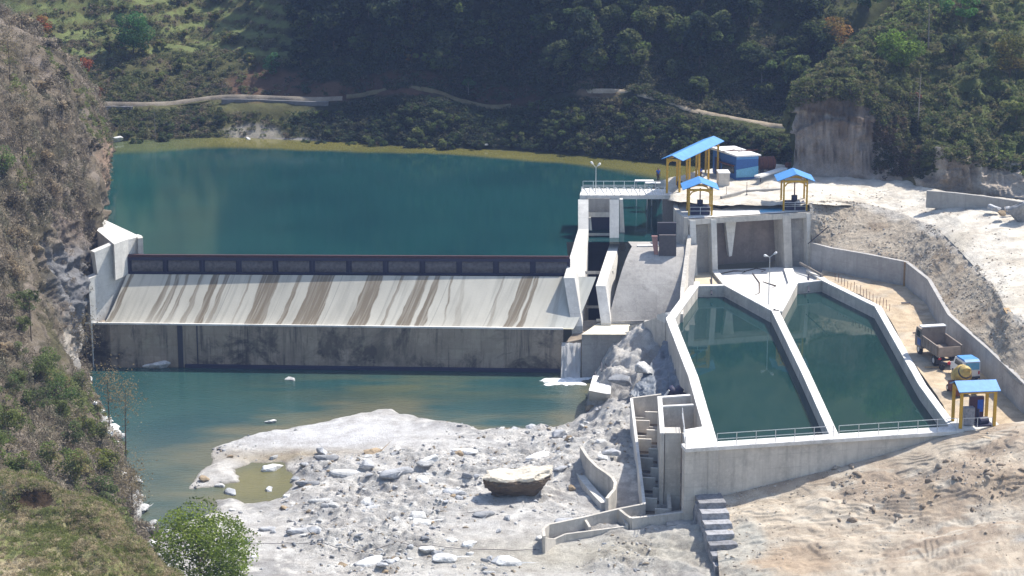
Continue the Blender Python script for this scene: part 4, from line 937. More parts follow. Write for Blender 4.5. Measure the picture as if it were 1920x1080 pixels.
# stone steps beside the basin's corner
for k in range(7):
    t = k/6; x = 1332+30*t; y = 940+118*t; z = 4.1-2.9*t; p = P(x, y, z); mb = MB(); s0 = 2.6 if k else 2.2
    v = []
    for dx in np.linspace(-1, 1, 7):
        pass
    o = thing('stone_block', 'rough grey stone block, %s of the descending row by the basin corner' % ('topmost', 'second', 'third', 'fourth', 'fifth', 'sixth', 'lowest')[k], 'stone block', p, 'stone blocks stepping down')
    bm = bmesh.new(); bmesh.ops.create_cube(bm, size=1); bmesh.ops.subdivide_edges(bm, edges=bm.edges, cuts=5, use_grid_fill=True)
    co = np.array([w.co[:] for w in bm.verts]); sz = np.array((2.3, 3.2, 3.0)); wc = co*sz; nn_ = fbm(wc+k*9, .9, 4, 3)*.18
    for w, q, d in zip(bm.verts, wc, nn_):
        flat_ = .25 if q[2] > 1.49 else 1; w.co = Vector(q)+Vector(q).normalized()*float(d)*flat_
    me = bpy.data.meshes.new('block'); bm.to_mesh(me); bm.free(); me.materials.append(M['rock_dark']); ob = bpy.data.objects.new('block', me); col.objects.link(ob); ob.parent = o; ob.location = (0, 1.2, -1.5); ob.rotation_euler = (0, 0, .12)

# ================================================================ SHELTERS AND HOISTS
def xf(o, rz):
    o = Vector(o); m = Matrix.Rotation(rz, 3, 'Z'); return lambda x, y, z: o+m @ Vector((x, y, z))
def shelter(label, o, rz, W, D, H, rise, ov, ridge='y', nf=2, cw=.16, group='blue roofed hoist shelters', arch=True, ovd=.5, roofw=None):
    t = thing('hoist_shelter', label, 'shelter', o, group); g = xf(o, rz)
    for k in range(nf):
        y = D*k/(nf-1)
        for x in (-W/2, W/2): MB().beam(g(x, y, 0), g(x, y, H), cw, cw).build('column', M['yellow'], t)
        MB().beam(g(-W/2, y, H-.1), g(W/2, y, H-.1), cw*.8, cw*1.2).build('cross_beam', M['yellow'], t)
        if arch:
            mb = MB()
            for s in (-1, 1): mb.tube([g(s*W/2, y, H-.75), g(s*W*.36, y, H-.32), g(s*W*.12, y, H-.15)], [cw*.4]*3, 5)
            mb.build('arch_brace', M['yellow'], t)
    for x in (-W/2, W/2): MB().beam(g(x, 0, H-.05), g(x, D, H-.05), cw, cw).build('eave_beam', M['yellow'], t)
    n = 4; th = .07
    # roof: two folded leaves with thickness
    if ridge == 'y': prof = [(-W/2-ov, H-.05), (0, H+rise), (W/2+ov, H-.05)]; ends = (-ovd, D+ovd); f_ = lambda a, z, e: g(a, e, z)
    else: prof = [(-ov, H-.05), (D/2, H+rise), (D+ov, H-.05)]; ends = (-W/2-ovd, W/2+ovd); f_ = lambda a, z, e: g(e, a, z)
    mb = MB()
    lo = [f_(a, z, ends[0]) for a, z in prof]+[f_(a, z+th, ends[0]) for a, z in prof[::-1]]
    hi = [f_(a, z, ends[1]) for a, z in prof]+[f_(a, z+th, ends[1]) for a, z in prof[::-1]]
    mb.add(lo+hi, [(0, 1, 4, 5), (1, 2, 3, 4), (6, 11, 10, 7), (7, 10, 9, 8), (0, 6, 7, 1), (1, 7, 8, 2), (5, 4, 10, 11), (4, 3, 9, 10), (0, 5, 11, 6), (2, 8, 9, 3)])
    mb.build('roof', M['blue_roof'], t)
    return t, g
def hoist(label, g, x, y, base=.5, h=1.6):
    p = g(x, y, 0); t = thing('gate_hoist', label, 'hoist', p)
    MB().box(g(x, y, base/2), (.5, .5, base)).build('pedestal', M['dark'], t)
    MB().box(g(x, y, base+.3), (.62, .42, .55)).build('gearbox', M['dark'], t)
    MB().bar(g(x, y, base), g(x, y, h+base), .07, 8).build('screw_stem', M['rust'], t)
    mb = MB(); c = g(x, y-.3, base+.35); mb.bar(c, c+Vector((0, -.08, 0)), .28, 12); mb.build('handwheel', M['navy'], t)
    return t
pa = P(1262, 363, Z_DECK); pb = P(1343, 322, Z_DECK); ra = -math.atan2(pb[0]-pa[0], pb[1]-pa[1])
tA, gA = shelter('long tall blue roofed yellow shelter at the right end of the footbridge', pa, ra, 1.5, 12.2, 3.95, .45, .55, 'y', 5, .23, ovd=.5)
hoist('dark gate hoist inside the long tall shelter by the footbridge', gA, .1, 1.8); 
pBc = Vector(P(1313, 404, ZI)); pCc = Vector(P(1490.5, 395, ZI))
tB, gB = shelter('small blue gabled shelter at the left corner of the intake deck', pBc, 0, 2.5, 2.6, 2.95, .75, .75, 'y', 2, .19)
tC, gC = shelter('small blue gabled shelter at the right corner of the intake deck', pCc, 0, 2.55, 2.6, 3.4, .75, .8, 'y', 2, .19)
hoist('dark hoist with a rusty stem under the left gabled shelter', gB, .05, 1.3, .9, 1.9); hoist('dark hoist with a rusty stem under the right gabled shelter', gC, .05, 1.3, .9, 2.2)
for g, w, nm in ((gB, 2.5, 'left'), (gC, 2.55, 'right')):
    t = thing('shelter_railing', 'low white railing across the front of the %s gabled shelter' % nm, 'railing', g(0, 0, 0))
    for x in (-w/2+.1, 0, w/2-.1): MB().bar(g(x, .02, 0), g(x, .02, .95), .03, 5).build('post', M['white'], t)
    for z in (.5, .92): MB().bar(g(-w/2+.08, .02, z), g(w/2-.08, .02, z), .03, 5).build('rail', M['white'], t)
    MB().box(g(0, .9, .45), (w-.35, 1.5, .8)).build('gate_pit_cover', M['navy'], t)
pD = Vector(P(1832, 803, Z_TANK)); rD = math.atan2(FR[1]-FL[1], FR[0]-FL[0])*.6
MB().box((0, 0, 0), (1, 1, 1))
sb_ = thing('pump_platform', 'small grey concrete platform under the nearest blue roofed shelter', 'platform', pD)
gD0 = xf(pD, rD); MB().slab([gD0(-1.9, -.4, .05), gD0(2.2, -.4, .05), gD0(2.2, -.4, -1.2), gD0(-1.9, -.4, -1.2)], gD0(0, 3.2, 0)-gD0(0, 0, 0)).build('slab', M['concrete_new'], sb_)
pD = pD+Vector((0, 0, .055))
tD, gD = shelter('nearest blue roofed yellow shelter at the right end of the basin walkway', pD, rD, 3.0, 2.2, 3.35, .55, .35, 'x', 2, .26, arch=False, ovd=.35)
pu = thing('pump_set', 'grey cabinet and dark blue pump under the nearest yellow shelter', 'pump', gD(-.4, .9, 0))
MB().box(gD(-.55, .9, .85), (.95, .7, 1.5), rD).build('cabinet', plain('grey_cabinet', (.30, .30, .33), .6, 0, .4), pu)
MB().bar(gD(.35, .6, .4), gD(1.15, .8, .4), .33, 12).build('motor', M['navy'], pu)
MB().bar(gD(.4, 1.2, .0), gD(.4, 1.2, 1.3), .16, 10).build('riser_pipe', M['navy'], pu)
MB().box(gD(.75, .7, .08), (1.5, 1.0, .14), rD).build('base_frame', M['navy'], pu)
bt = thing('dark_door_cabinet', 'tall maroon and blue cabinet at the back of the nearest shelter', 'cabinet', gD(.45, 1.75, 0))
MB().box(gD(.45, 1.85, 1.15), (1.25, .35, 2.2), rD).build('body', plain('maroon', (.08, .03, .05), .6), bt); MB().box(gD(.75, 1.66, 1.45), (.5, .03, 1.1), rD).build('panel', M['cloth_blue'], bt)
railing('shelter_railing', 'short white railing beside the nearest yellow shelter', gD(-1.3, -.05, 0), gD(1.3, -.05, 0), 3, .9, 'white', rails=(1,), r=.028)

# ================================================================ LAMP POSTS
def lamp(label, base, h, arms, group='twin arm lamp posts'):
    t = thing('lamp_post', label, 'street lamp', base, group); b = Vector(base)
    MB().bar(b, b+Vector((0, 0, h)), .065, 8, .045).build('pole', M['galv'], t)
    for dx, dz in arms:
        e = b+Vector((dx, 0, h+dz)); MB().bar(b+Vector((0, 0, h-.05)), e, .035, 6).build('arm', M['galv'], t)
        d = (e-b-Vector((0, 0, h))).normalized(); f = e+d*.38; me = MB(); me.tube([e-d*.08, e+d*.12, f-d*.08, f], [.05, .13, .14, .05], 8); me.build('lamp_head', M['white'], t)
lamp('twin headed lamp post on the left end of the footbridge', P(1117, 360, Z_DECK), 2.85, ((-.35, .38), (.24, .22)))
lamp('tall twin headed lamp post between the two basins', P(1441, 571, 8.0), 5.1, ((-.28, .08), (.42, .30)))
def pole(label, base, h, r=.04, mat='galv', name='pole', cat='pole'):
    t = thing(name, label, cat, base); MB().bar(base, (base[0], base[1], base[2]+h), r, 6, r*.7).build('shaft', M[mat], t); MB().box((base[0], base[1], base[2]+.05), (r*5, r*5, .1)).build('base', M['dark'], t)
pole('thin dark pole in front of the blue site office', P(1400, 366, 14.9), 1.5, .04, 'dark'); pole('thin pole on the pale intake yard beside the grey block', P(1362, 366, 14.9), 1.0, .03, 'rust')
pole('slim pole on the gravel beside the right gabled shelter', P(1440, 358, 14.9), .9, .03)

# ================================================================ YARD: office, tanks, block
of = thing('site_office', 'blue flat roofed site office with a pale blue lower panel', 'building', P(1382, 330, 15.1))
a, b, c = Vector(P(1380, 336, 15.1)), Vector(P(1421, 334, 15.1)), Vector(P(1336, 322, 15.1)); zt_ = 17.75
d_ = Vector((b.x, b.y, 0))-Vector((a.x, a.y, 0)); e = Vector((c.x-a.x, c.y-a.y, 0))
MB().col_([(a.x, a.y, zt_), (b.x, b.y, zt_), (b.x+e.x, b.y+e.y, zt_), (c.x, c.y, zt_)], 15).build('wall', M['blue'], of)
n1 = Vector((d_.y, -d_.x, 0)).normalized()
MB().slab([a+n1*.03+Vector((0, 0, .2)), b+n1*.03+Vector((0, 0, .2)), b+n1*.03+Vector((0, 0, 1.45)), a+n1*.03+Vector((0, 0, 1.1))], n1*.03).build('lower_panel', M['pale_blue'], of)
MB().slab([a+n1*.02+Vector((0, 0, 2.3)), b+n1*.02+Vector((0, 0, 2.3)), b+n1*.02+Vector((0, 0, 2.66)), a+n1*.02+Vector((0, 0, 2.62))], n1*.03).build('fascia', M['blue_roof'], of)
rc = Vector((a.x+b.x+c.x+b.x+e.x, a.y+b.y+c.y+b.y+e.y, 0))/4
def grow(p, k=1.12): v_ = Vector((p[0], p[1], 0))-rc; return (rc+v_*k)
q4 = [grow(p) for p in (a, b, b+e, c)]; MB().col_([(p.x, p.y, zt_+.16+(.12 if i > 1 else 0)) for i, p in enumerate(q4)], zt_+.004).build('roof', M['white'], of)
n2 = Vector((e.y, -e.x, 0)).normalized(); n2 = n2 if n2.dot(a-rc) > 0 else -n2
am = a.lerp(c, .15); cm = a.lerp(c, .8); n2 = Vector((-.6, -.8, 0)) if abs(n2.x) < .01 else n2
for (s0_, s1_, z0_, z1_, mt, nm) in ((.08, .58, .6, 1.45, 'glass', 'window'), (.66, .9, .05, 1.9, 'navy', 'door')):
    p, q = a.lerp(c, s0_), a.lerp(c, s1_); p.z = q.z = 15.1
    fr_ = MB().slab([p+n2*.02+Vector((0, 0, z0_)), q+n2*.02+Vector((0, 0, z0_)), q+n2*.02+Vector((0, 0, z1_)), p+n2*.02+Vector((0, 0, z1_))], n2*.05).build(nm, M[mt], of)
mb = MB(); p, q = a.lerp(c, .05), a.lerp(c, .62); mb.slab([p+n2*.05+Vector((0, 0, 1.5)), q+n2*.05+Vector((0, 0, 1.5)), q+n2*.05+Vector((0, 0, 1.6)), p+n2*.05+Vector((0, 0, 1.6))], n2*.4); mb.build('awning', M['rust'], of)
for k in range(4): 
    p = rc+Vector((-1.6+.9*k, -.5+.3*(k % 2), zt_+.22)); t = thing('rusty_bar', ('leftmost', 'second', 'third', 'rightmost')[k]+' rusty reinforcing bar lying on the white roof of the blue office', 'bar', p, 'bars on the office roof'); MB().bar(p, p+Vector((1.5, .6-.4*(k % 2), .12)), .05, 5).build('bar', M['rust'], t)
def tank(label, c, L_, r, rz, group='rusty storage tanks'):
    t = thing('rusty_tank', label, 'tank', c, group); g = xf(c, rz); mb = MB()
    pts = [g(-L_/2-.12, 0, r+.25), g(-L_/2, 0, r+.25), g(-L_/2+.001, 0, r+.25), g(L_/2, 0, r+.25), g(L_/2+.12, 0, r+.25)]
    mb.tube([pts[0], pts[1], pts[3], pts[4]], [r*.6, r, r, r*.6], 18); mb.build('shell', M['rust'], t)
    for s in (-.3, .3): MB().box(g(L_*s, 0, .18), (.2, r*1.5, .35), rz).build('cradle', M['dark'], t)
    for s in (-.35, 0, .35): MB().bar(g(L_*s-.03, 0, r+.25), g(L_*s+.03, 0, r+.25), r*1.03, 18).build('band', M['redrust'], t)
tank('large rusty red cylindrical tank behind the blue site office', P(1436, 322, 15.2), 1.9, .78, .25)
tank('low rusty red tank beside the foot of the cut cliff', P(1487, 318, 15.2), 1.7, .32, .1)
pl = thing('white_plank', 'long white board propped above the ground right of the blue office', 'board', P(1445, 330, 15.2))
a, b = Vector(P(1420, 331, 15.9)), Vector(P(1470, 316, 15.6)); MB().beam(a, b, .75, .22).build('board', M['white'], pl)
for p in (a.lerp(b, .12), a.lerp(b, .88)): MB().bar((p.x, p.y, 15.1), (p.x, p.y, p.z-.1), .06, 5).build('leg', M['dark'], pl)
gb = thing('concrete_block', 'pale grey concrete block standing left of the blue site office', 'block', P(1356, 348, 15)); p = P(1357, 349, 15)
MB().box((p[0], p[1]+.9, 15.7), (1.25, 1.8, 1.5), .05).build('block', M['concrete'], gb); MB().box((p[0], p[1]+.9, 16.51), (1.35, 1.9, .12), .05).build('lid', M['white'], gb)
for k, (x, y, lab) in enumerate(((1228, 341, 'white slab of landing stage where the person in blue stands'), (1208, 337, 'thin pale plank jutting over the reservoir near the person'))):
    t = thing('landing_plank', lab, 'plank', P(x, y, 12)); p = Vector(P(x, y+2, 14.2-.2*k)); MB().box(p, (2.2, .8, .12)).build('board', M['white'], t)
    for s in (-.9, .9): MB().bar(p+Vector((s, 0, 0)), (p.x+s, p.y, 8), .06, 5).build('leg', M['galv'], t)

# ================================================================ VEHICLES on the terrace
def wheel(mb_c, axis, r, w, par):
    c = Vector(mb_c); ax = Vector(axis).normalized()
    ty = MB().bar(c-ax*w/2, c+ax*w/2, r, 18).build('wheel', M['tyre'], par)
    MB().bar(c-ax*(w/2+.02), c+ax*(w/2+.02), r*.5, 12).build('rim', M['galv'], ty)
tp = Vector(P(1779, 690, Z_TANK)); rt = .20; gT = xf(tp, rt); ax = gT(1, 0, 0)-gT(0, 0, 0)
tk = thing('tipper_truck', 'dusty brown tipper truck with an open bed parked by the retaining wall', 'truck', tp)
for s in (-.42, .42): MB().beam(gT(s, -.1, .85), gT(s, 5.9, .85), .14, .24).build('chassis_rail', M['dark'], tk)
mb = MB(); W_ = 2.35
def wallq(mb, p, q, z0, z1, w): mb.slab([gT(p[0], p[1], z0), gT(q[0], q[1], z0), gT(q[0], q[1], z1), gT(p[0], p[1], z1)], gT(w[0], w[1], 0)-gT(0, 0, 0))
mb.slab([gT(-W_/2, 0, 1.1), gT(W_/2, 0, 1.1), gT(W_/2, 0, 1.22), gT(-W_/2, 0, 1.22)], gT(0, 4.2, 0)-gT(0, 0, 0)); mb.build('bed_floor', M['truckbed'], tk)
for s in (-1, 1):
    mb = MB(); wallq(mb, (s*W_/2, 0), (s*W_/2, 4.2), 1.2, 2.15, (-s*.07, 0)); sd_ = mb.build('bed_side', M['truckbed'], tk)
    mb = MB()
    for q in range(6): c = gT(s*(W_/2+.03), .15+q*.78, 1.65); mb.box(c, (.07, .1, .95), rt)
    for q in range(6): pass
    mb.beam(gT(s*(W_/2+.02), 0, 2.15), gT(s*(W_/2+.02), 4.2, 2.15), .12, .1); mb.build('side_rib', M['truckbed'], tk)
mb = MB(); wallq(mb, (-W_/2, 0), (W_/2, 0), 1.2, 2.05, (0, .07)); mb.build('tailgate', plain('tailgate', (.33, .26, .20), .8, 0, .3, 2), tk)
mb = MB(); wallq(mb, (-W_/2, 4.2), (W_/2, 4.2), 1.2, 2.9, (0, -.08)); mb.build('headboard', M['truckbed'], tk)
mb = MB(); mb.slab([gT(-W_/2-.05, 4.1, 2.9), gT(W_/2+.05, 4.1, 2.9), gT(W_/2+.05, 4.1, 3.0), gT(-W_/2-.05, 4.1, 3.0)], gT(0, .7, 0)-gT(0, 0, 0)); mb.build('cab_guard', M['white'], tk)
cb_ = MB().slab([gT(-1.1, 4.5, .7), gT(-1.1, 6.1, .7), gT(-1.1, 6.15, 1.7), gT(-1.1, 5.8, 2.6), gT(-1.1, 4.5, 2.6)], gT(2.2, 0, 0)-gT(0, 0, 0)).build('cab', M['truckbed'], tk)
MB().slab([gT(-1.11, 4.6, .95), gT(-1.11, 5.4, .95), gT(-1.11, 5.4, 1.6), gT(-1.11, 4.6, 1.6)], gT(-.03, 0, 0)-gT(0, 0, 0)).build('door', M['blue'], tk)
MB().slab([gT(-1.115, 4.75, 1.75), gT(-1.115, 5.75, 1.75), gT(-1.115, 5.6, 2.35), gT(-1.115, 4.75, 2.35)], gT(2.23, 0, 0)-gT(0, 0, 0)).build('window', M['glass'], cb_)
for y in (1.1, 5.2):
    for s in (-1, 1): wheel(gT(s*.92, y, .5), ax, .5, .42 if y < 3 else .28, tk)
MB().bar(gT(-.8, 1.1, .5), gT(.8, 1.1, .5), .12, 8).build('axle', M['dark'], tk)
for s in (-1, 1): MB().box(gT(s*.95, -.02, .95), (.3, .06, .16), rt).build('tail_light', M['red'], tk)
for s in (-1, 1): MB().box(gT(s*.92, .35, .6), (.5, .03, .5), rt).build('mud_flap', M['dark'], tk)
# red machine
rm_p = Vector(P(1775, 690, Z_TANK))+Vector((-.2, -1.9, 0)); rm_p = Vector(P(1778, 697, Z_TANK)); gR = xf(rm_p, -.6)
mc = thing('motorcycle', 'red motorcycle standing behind the tipper truck', 'motorcycle', rm_p)
for x in (-.65, .65):
    c = gR(x, 0, .3); axx = gR(0, 1, 0)-gR(0, 0, 0); wh = MB().bar(c-axx*.05, c+axx*.05, .3, 14).build('wheel', M['tyre'], mc)
MB().tube([gR(-.65, 0, .3), gR(-.2, 0, .6), gR(.4, 0, .75), gR(.65, 0, .3)], [.04]*4, 6).build('frame', M['dark'], mc)
MB().tube([gR(-.1, 0, .8), gR(.12, 0, .86), gR(.38, 0, .8)], [.09, .19, .10], 8).build('fuel_tank', M['red'], mc)
MB().tube([gR(-.75, 0, .8), gR(-.4, 0, .76), gR(-.1, 0, .76)], [.09, .12, .11], 8).build('seat', M['dark'], mc)
MB().tube([gR(.42, -.35, 1.05), gR(.45, 0, .98), gR(.42, .35, 1.05)], [.025]*3, 5).build('handlebar', M['galv'], mc)
MB().tube([gR(.60, 0, .62), gR(.72, 0, .80), gR(.6, 0, .98)], [.09, .14, .09], 8).build('front_cowl', M['red'], mc)
# mixer with yellow drum
mp = Vector(P(1800, 736, Z_TANK)); gM = xf(mp, .2)
mx_ = thing('concrete_mixer', 'dusty yellow drum concrete mixer behind the nearest blue roofed shelter', 'mixer', mp)
MB().tube([gM(.2, -.9, 2.25), gM(.2, -.8, 2.35), gM(.2, 0, 1.75), gM(.2, .9, 1.3), gM(.2, 1.1, 1.2)], [.35, .42, .88, .80, .3], 20).build('drum', M['drum'], mx_, True)
MB().tube([gM(.2, -.55, 2.12), gM(.2, -.45, 2.05)], [.62, .66], 20).build('drum_ring', M['dark'], mx_)
for x in (-.5, .9):
    for y in (-.8, .9): MB().beam(gM(x, y, 0), gM(x, y*.6, 1.2), .12, .12).build('leg', M['drum'], mx_)
MB().box(gM(.2, 0, .55), (1.5, 2.0, .15), .2).build('deck', M['dark'], mx_)
MB().box(gM(-.75, -.2, .75), (.7, .9, .8), .2).build('engine', M['rust'], mx_)
for y in (-.7, .7):
    for x in (-.85, 1.25): wheel(gM(x, y, .32), gM(1, 0, 0)-gM(0, 0, 0), .32, .2, mx_)
hp_ = MB().slab([gM(-1.0, -1.4, .1), gM(-.3, -1.4, .1), gM(-.35, -1.3, .75), gM(-.95, -1.3, .75)], gM(0, .7, .3)-gM(0, 0, 0)).build('hopper', M['rust'], mx_)
vp = Vector(P(1822, 716, Z_TANK)); gV = xf(vp, .2)
vn = thing('pickup_van', 'small blue and white van parked beyond the yellow mixer drum', 'van', vp)
MB().slab([gV(-.78, 0, .35), gV(-.78, 3.4, .35), gV(-.78, 3.4, 1.05), gV(-.78, 2.8, 1.2), gV(-.78, 2.3, 1.85), gV(-.78, .1, 1.9), gV(-.78, 0, 1.2)], gV(1.56, 0, 0)-gV(0, 0, 0)).build('body', M['white'], vn)
MB().slab([gV(-.72, .0, 1.905), gV(-.72, 2.2, 1.86), gV(-.72, 2.1, 1.99), gV(-.72, .3, 2.08)], gV(1.44, 0, 0)-gV(0, 0, 0)).build('roof', M['blue_roof'], vn)
MB().slab([gV(-.68, -.02, 1.15), gV(.68, -.02, 1.15), gV(.64, -.02, 1.8), gV(-.64, -.02, 1.8)], gV(0, .03, 0)-gV(0, 0, 0)).build('rear_window', M['pale_blue'], vn)
MB().slab([gV(-.79, .5, 1.2), gV(-.79, 2.4, 1.2), gV(-.79, 2.15, 1.7), gV(-.79, .5, 1.7)], gV(1.58, 0, 0)-gV(0, 0, 0)).build('side_window', M['glass'], vn)
MB().box(gV(0, -.05, .42), (1.5, .12, .18), .2).build('bumper', M['dark'], vn)
for s in (-.65, .65): MB().box(gV(s, -.02, .85), (.14, .04, .3), .2).build('tail_light', M['red'], vn)
for y in (.7, 2.7):
    for s in (-1, 1): wheel(gV(s*.7, y, .3), gV(1, 0, 0)-gV(0, 0, 0), .3, .18, vn)
for k, (x, y, mt, lab, sz_) in enumerate(((1750, 688, 'wood', 'loose brown plank on the sandy terrace near the truck', (1.6, .25, .08)), (1698, 568, 'dark', 'short dark board lying on the terrace below the retaining wall', (.9, .3, .1)), (1718, 624, 'dark', 'small dark stake lying on the terrace left of the truck', (.7, .15, .1)), (1905, 600, 'wood', 'ochre timber plank leaning down the cut slope from the road edge', (.5, 4.6, .1)))):
    t = thing('loose_plank', lab, 'plank', P(x, y, 8.4) if k < 3 else P(x, y, 13.8)); p = Vector(P(x, y, 8.42)) if k < 3 else Vector(P(1902, 610, 14.2)); 
    if k < 3: MB().box(p, sz_, .1*k).build('board', M[mt], t)
    else: MB().beam(P(1886, 578, 13.75), P(1925, 640, 12.5), .55, .12).build('board', M['wood'], t)

# ================================================================ PEOPLE
def person(label, base, h, facing=0, arm=((-.28, .0, .82), (.28, .05, .82))):
    t = thing('person', label, 'person', base)
    k = h/1.7
    def skin(name, vs, es, rs, mat, root=0):
        me = bpy.data.meshes.new(name); me.from_pydata([tuple(Vector(v)*k) for v in vs], es, []); o = bpy.data.objects.new(name, me); col.objects.link(o); o.parent = t
        md = o.modifiers.new('skin', 'SKIN'); me.skin_vertices[0].data[root].use_root = True
        for i, r in enumerate(rs): me.skin_vertices[0].data[i].radius = (r*k, r*k*.85)
        o.modifiers.new('sub', 'SUBSURF').levels = 1; o.modifiers['sub'].render_levels = 2
        me.materials.append(M[mat]); return o
    la, ra_ = arm
    vs = [(0, 0, .95), (0, 0, 1.2), (0, 0, 1.4), (0, 0, 1.48), (0, -.01, 1.58), (0, -.01, 1.68), (-.19, 0, 1.40), (-.25, .02, 1.12), (la[0], la[1]-.06, la[2]), (la[0], la[1]-.08, la[2]-.1), (.19, 0, 1.40), (.25, .02, 1.12), (ra_[0], ra_[1]-.06, ra_[2]), (ra_[0], ra_[1]-.08, ra_[2]-.1),
          (-.09, 0, .88), (-.11, -.02, .48), (-.11, .03, .08), (-.11, -.12, .03), (.09, 0, .88), (.12, .0, .48), (.12, .05, .08), (.12, -.1, .03)]
    es = [(0, 1), (1, 2), (2, 3), (3, 4), (4, 5), (2, 6), (6, 7), (7, 8), (8, 9), (2, 10), (10, 11), (11, 12), (12, 13), (0, 14), (14, 15), (15, 16), (16, 17), (0, 18), (18, 19), (19, 20), (20, 21)]
    rs = [.13, .12, .13, .055, .09, .08, .06, .045, .035, .04, .06, .045, .035, .04, .085, .06, .04, .035, .085, .06, .04, .035]
    skin('body', vs, es, rs, 'skin')
    skin('shirt', [(0, 0, .92), (0, 0, 1.2), (0, 0, 1.39), (-.19, 0, 1.40), (-.25, .02, 1.14), (.19, 0, 1.40), (.25, .02, 1.14)], [(0, 1), (1, 2), (2, 3), (3, 4), (2, 5), (5, 6)], [.155, .145, .15, .08, .065, .08, .065], 'cloth_blue')
    skin('trousers', [(0, 0, .95), (-.09, 0, .86), (-.11, -.02, .48), (-.11, .03, .12), (.09, 0, .86), (.12, 0, .48), (.12, .05, .12)], [(0, 1), (1, 2), (2, 3), (0, 4), (4, 5), (5, 6)], [.145, .105, .08, .06, .105, .08, .06], 'cloth_dark')
    skin('hair', [(0, .02, 1.66), (0, .03, 1.72)], [(0, 1)], [.10, .07], 'hair')
    t.rotation_euler = (0, 0, facing)
pp = Vector(P(1234, 340, 14.35)); person('person in a bright blue shirt standing on the white landing by the reservoir', (pp.x, pp.y, 14.3), 1.68, .6)
person('person in a blue shirt standing inside the long tall shelter', gA(.1, 8.2, .01), 1.66, -.8)

# ================================================================ ROCKS
def rock_mesh(seed, npts=16, sub=1, amp=.08, squash=(1, 1, 1)):
    r = random.Random(seed); bm = bmesh.new()
    for k in range(npts):
        v = Vector((r.gauss(0, 1), r.gauss(0, 1), r.gauss(0, 1))).normalized()*r.uniform(.75, 1.05); bm.verts.new((v.x*squash[0], v.y*squash[1], v.z*squash[2]))
    bmesh.ops.convex_hull(bm, input=bm.verts)
    for v in [v for v in bm.verts if not v.link_faces]: bm.verts.remove(v)
    bmesh.ops.bevel(bm, geom=bm.edges[:], offset=.06, segments=1, affect='EDGES')
    bmesh.ops.triangulate(bm, faces=bm.faces[:])
    for _ in range(sub): bmesh.ops.subdivide_edges(bm, edges=bm.edges[:], cuts=1, use_grid_fill=True); bmesh.ops.triangulate(bm, faces=bm.faces[:])
    co = np.array([v.co[:] for v in bm.verts]); d = fbm(co+seed*3.1, 1.6, 5, seed)*amp
    for v, q in zip(bm.verts, d): v.co *= 1+q
    me = bpy.data.meshes.new('rock'); bm.to_mesh(me); bm.free(); return me
RM = [rock_mesh(100+k, 14+k, 1, .16, (1, .8+.03*k, .55)) for k in range(9)]
for me in RM: me.materials.append(M['rock'])
RMW = [me.copy() for me in RM[:4]]
for me in RMW: me.materials.clear(); me.materials.append(M['rock_white'])
RMB = [me.copy() for me in RM[4:7]]
for me in RMB: me.materials.clear(); me.materials.append(M['rock_brown'])
def rock(me, loc, s, rz, label, group='loose rocks on the river bed', name='rock', tilt=0):
    o = bpy.data.objects.new(name, me); col.objects.link(o); o.location = loc; o.scale = s if hasattr(s, '__len__') else (s, s, s); o.rotation_euler = (tilt, tilt*.6, rz)
    return tag(o, label, 'rock', group)
# hero boulder: flat pale top, undercut flank with its shade painted into the brown
bm = bmesh.new(); rr_ = random.Random(5)
for k in range(16):
    an = 2*math.pi*k/16; w = 1+rr_.uniform(-.12, .10); bm.verts.new((w*math.cos(an), w*math.sin(an), .42+rr_.uniform(-.14, .12)+.10*abs(math.cos(an)))); bm.verts.new((w*.98*math.cos(an+.2), w*math.sin(an+.2), .12+rr_.uniform(-.15, .1)))
for k in range(10):
    an = 2*math.pi*k/10; w = .62+rr_.uniform(-.12, .15); bm.verts.new((w*math.cos(an)+.05, w*math.sin(an), -.55+rr_.uniform(-.2, .12)))
bmesh.ops.convex_hull(bm, input=bm.verts)
for v in [v for v in bm.verts if not v.link_faces]: bm.verts.remove(v)
bmesh.ops.triangulate(bm, faces=bm.faces[:])
for _ in range(4): bmesh.ops.subdivide_edges(bm, edges=bm.edges[:], cuts=1, use_grid_fill=True); bmesh.ops.triangulate(bm, faces=bm.faces[:])
co = np.array([v.co[:] for v in bm.verts]); d = fbm(co*np.array([1, 1, 2.4]), 1.7, 6, 44, .55, True)*.085; dip = -.22*np.exp(-((co[:, 0]+.1)/.5)**2)*(co[:, 2] > .3)
c2 = co*(1+d[:, None]); c2[:, 2] += dip+.05*fbm(co, 3, 4, 9)
for v, q in zip(bm.verts, c2): v.co = Vector(q)
me = bpy.data.meshes.new('boulder'); bm.to_mesh(me); bm.free(); me.materials.append(M['rock_brown'])
m, nt, N, L, bs = newmat('boulder_brown_with_shaded_flank'); o_ = mapped(nt); n1 = nz(nt, 1.3, 7, .72, o_); n2 = nz(nt, 5, 6, .75, o_)
ge = N.new('ShaderNodeSeparateXYZ'); L.new(o_, ge.inputs[0]); ad = N.new('ShaderNodeMath'); ad.operation = 'MULTIPLY_ADD'; L.new(n1, ad.inputs[0]); ad.inputs[1].default_value = .55; L.new(ge.outputs[2], ad.inputs[2])
br_ = mix(nt, mix(nt, (.15, .11, .075), (.07, .05, .035), ramp(nt, n1, [(.42, 0), (.6, 1)])), (.42, .35, .26), ramp(nt, n2, [(.55, 0), (.75, .4)]))
L.new(mix(nt, br_, (.66, .60, .50), ramp(nt, ad.outputs[0], [(.56, 0), (.62, 1)])), bs.inputs['Base Color']); bs.inputs['Roughness'].default_value = .95; bump(nt, bs, n2, .9, .2)
me.materials.clear(); me.materials.append(m)
hb = P(971, 941, 1.2); zz_ = bedz(hb[0], hb[1]+1.2)
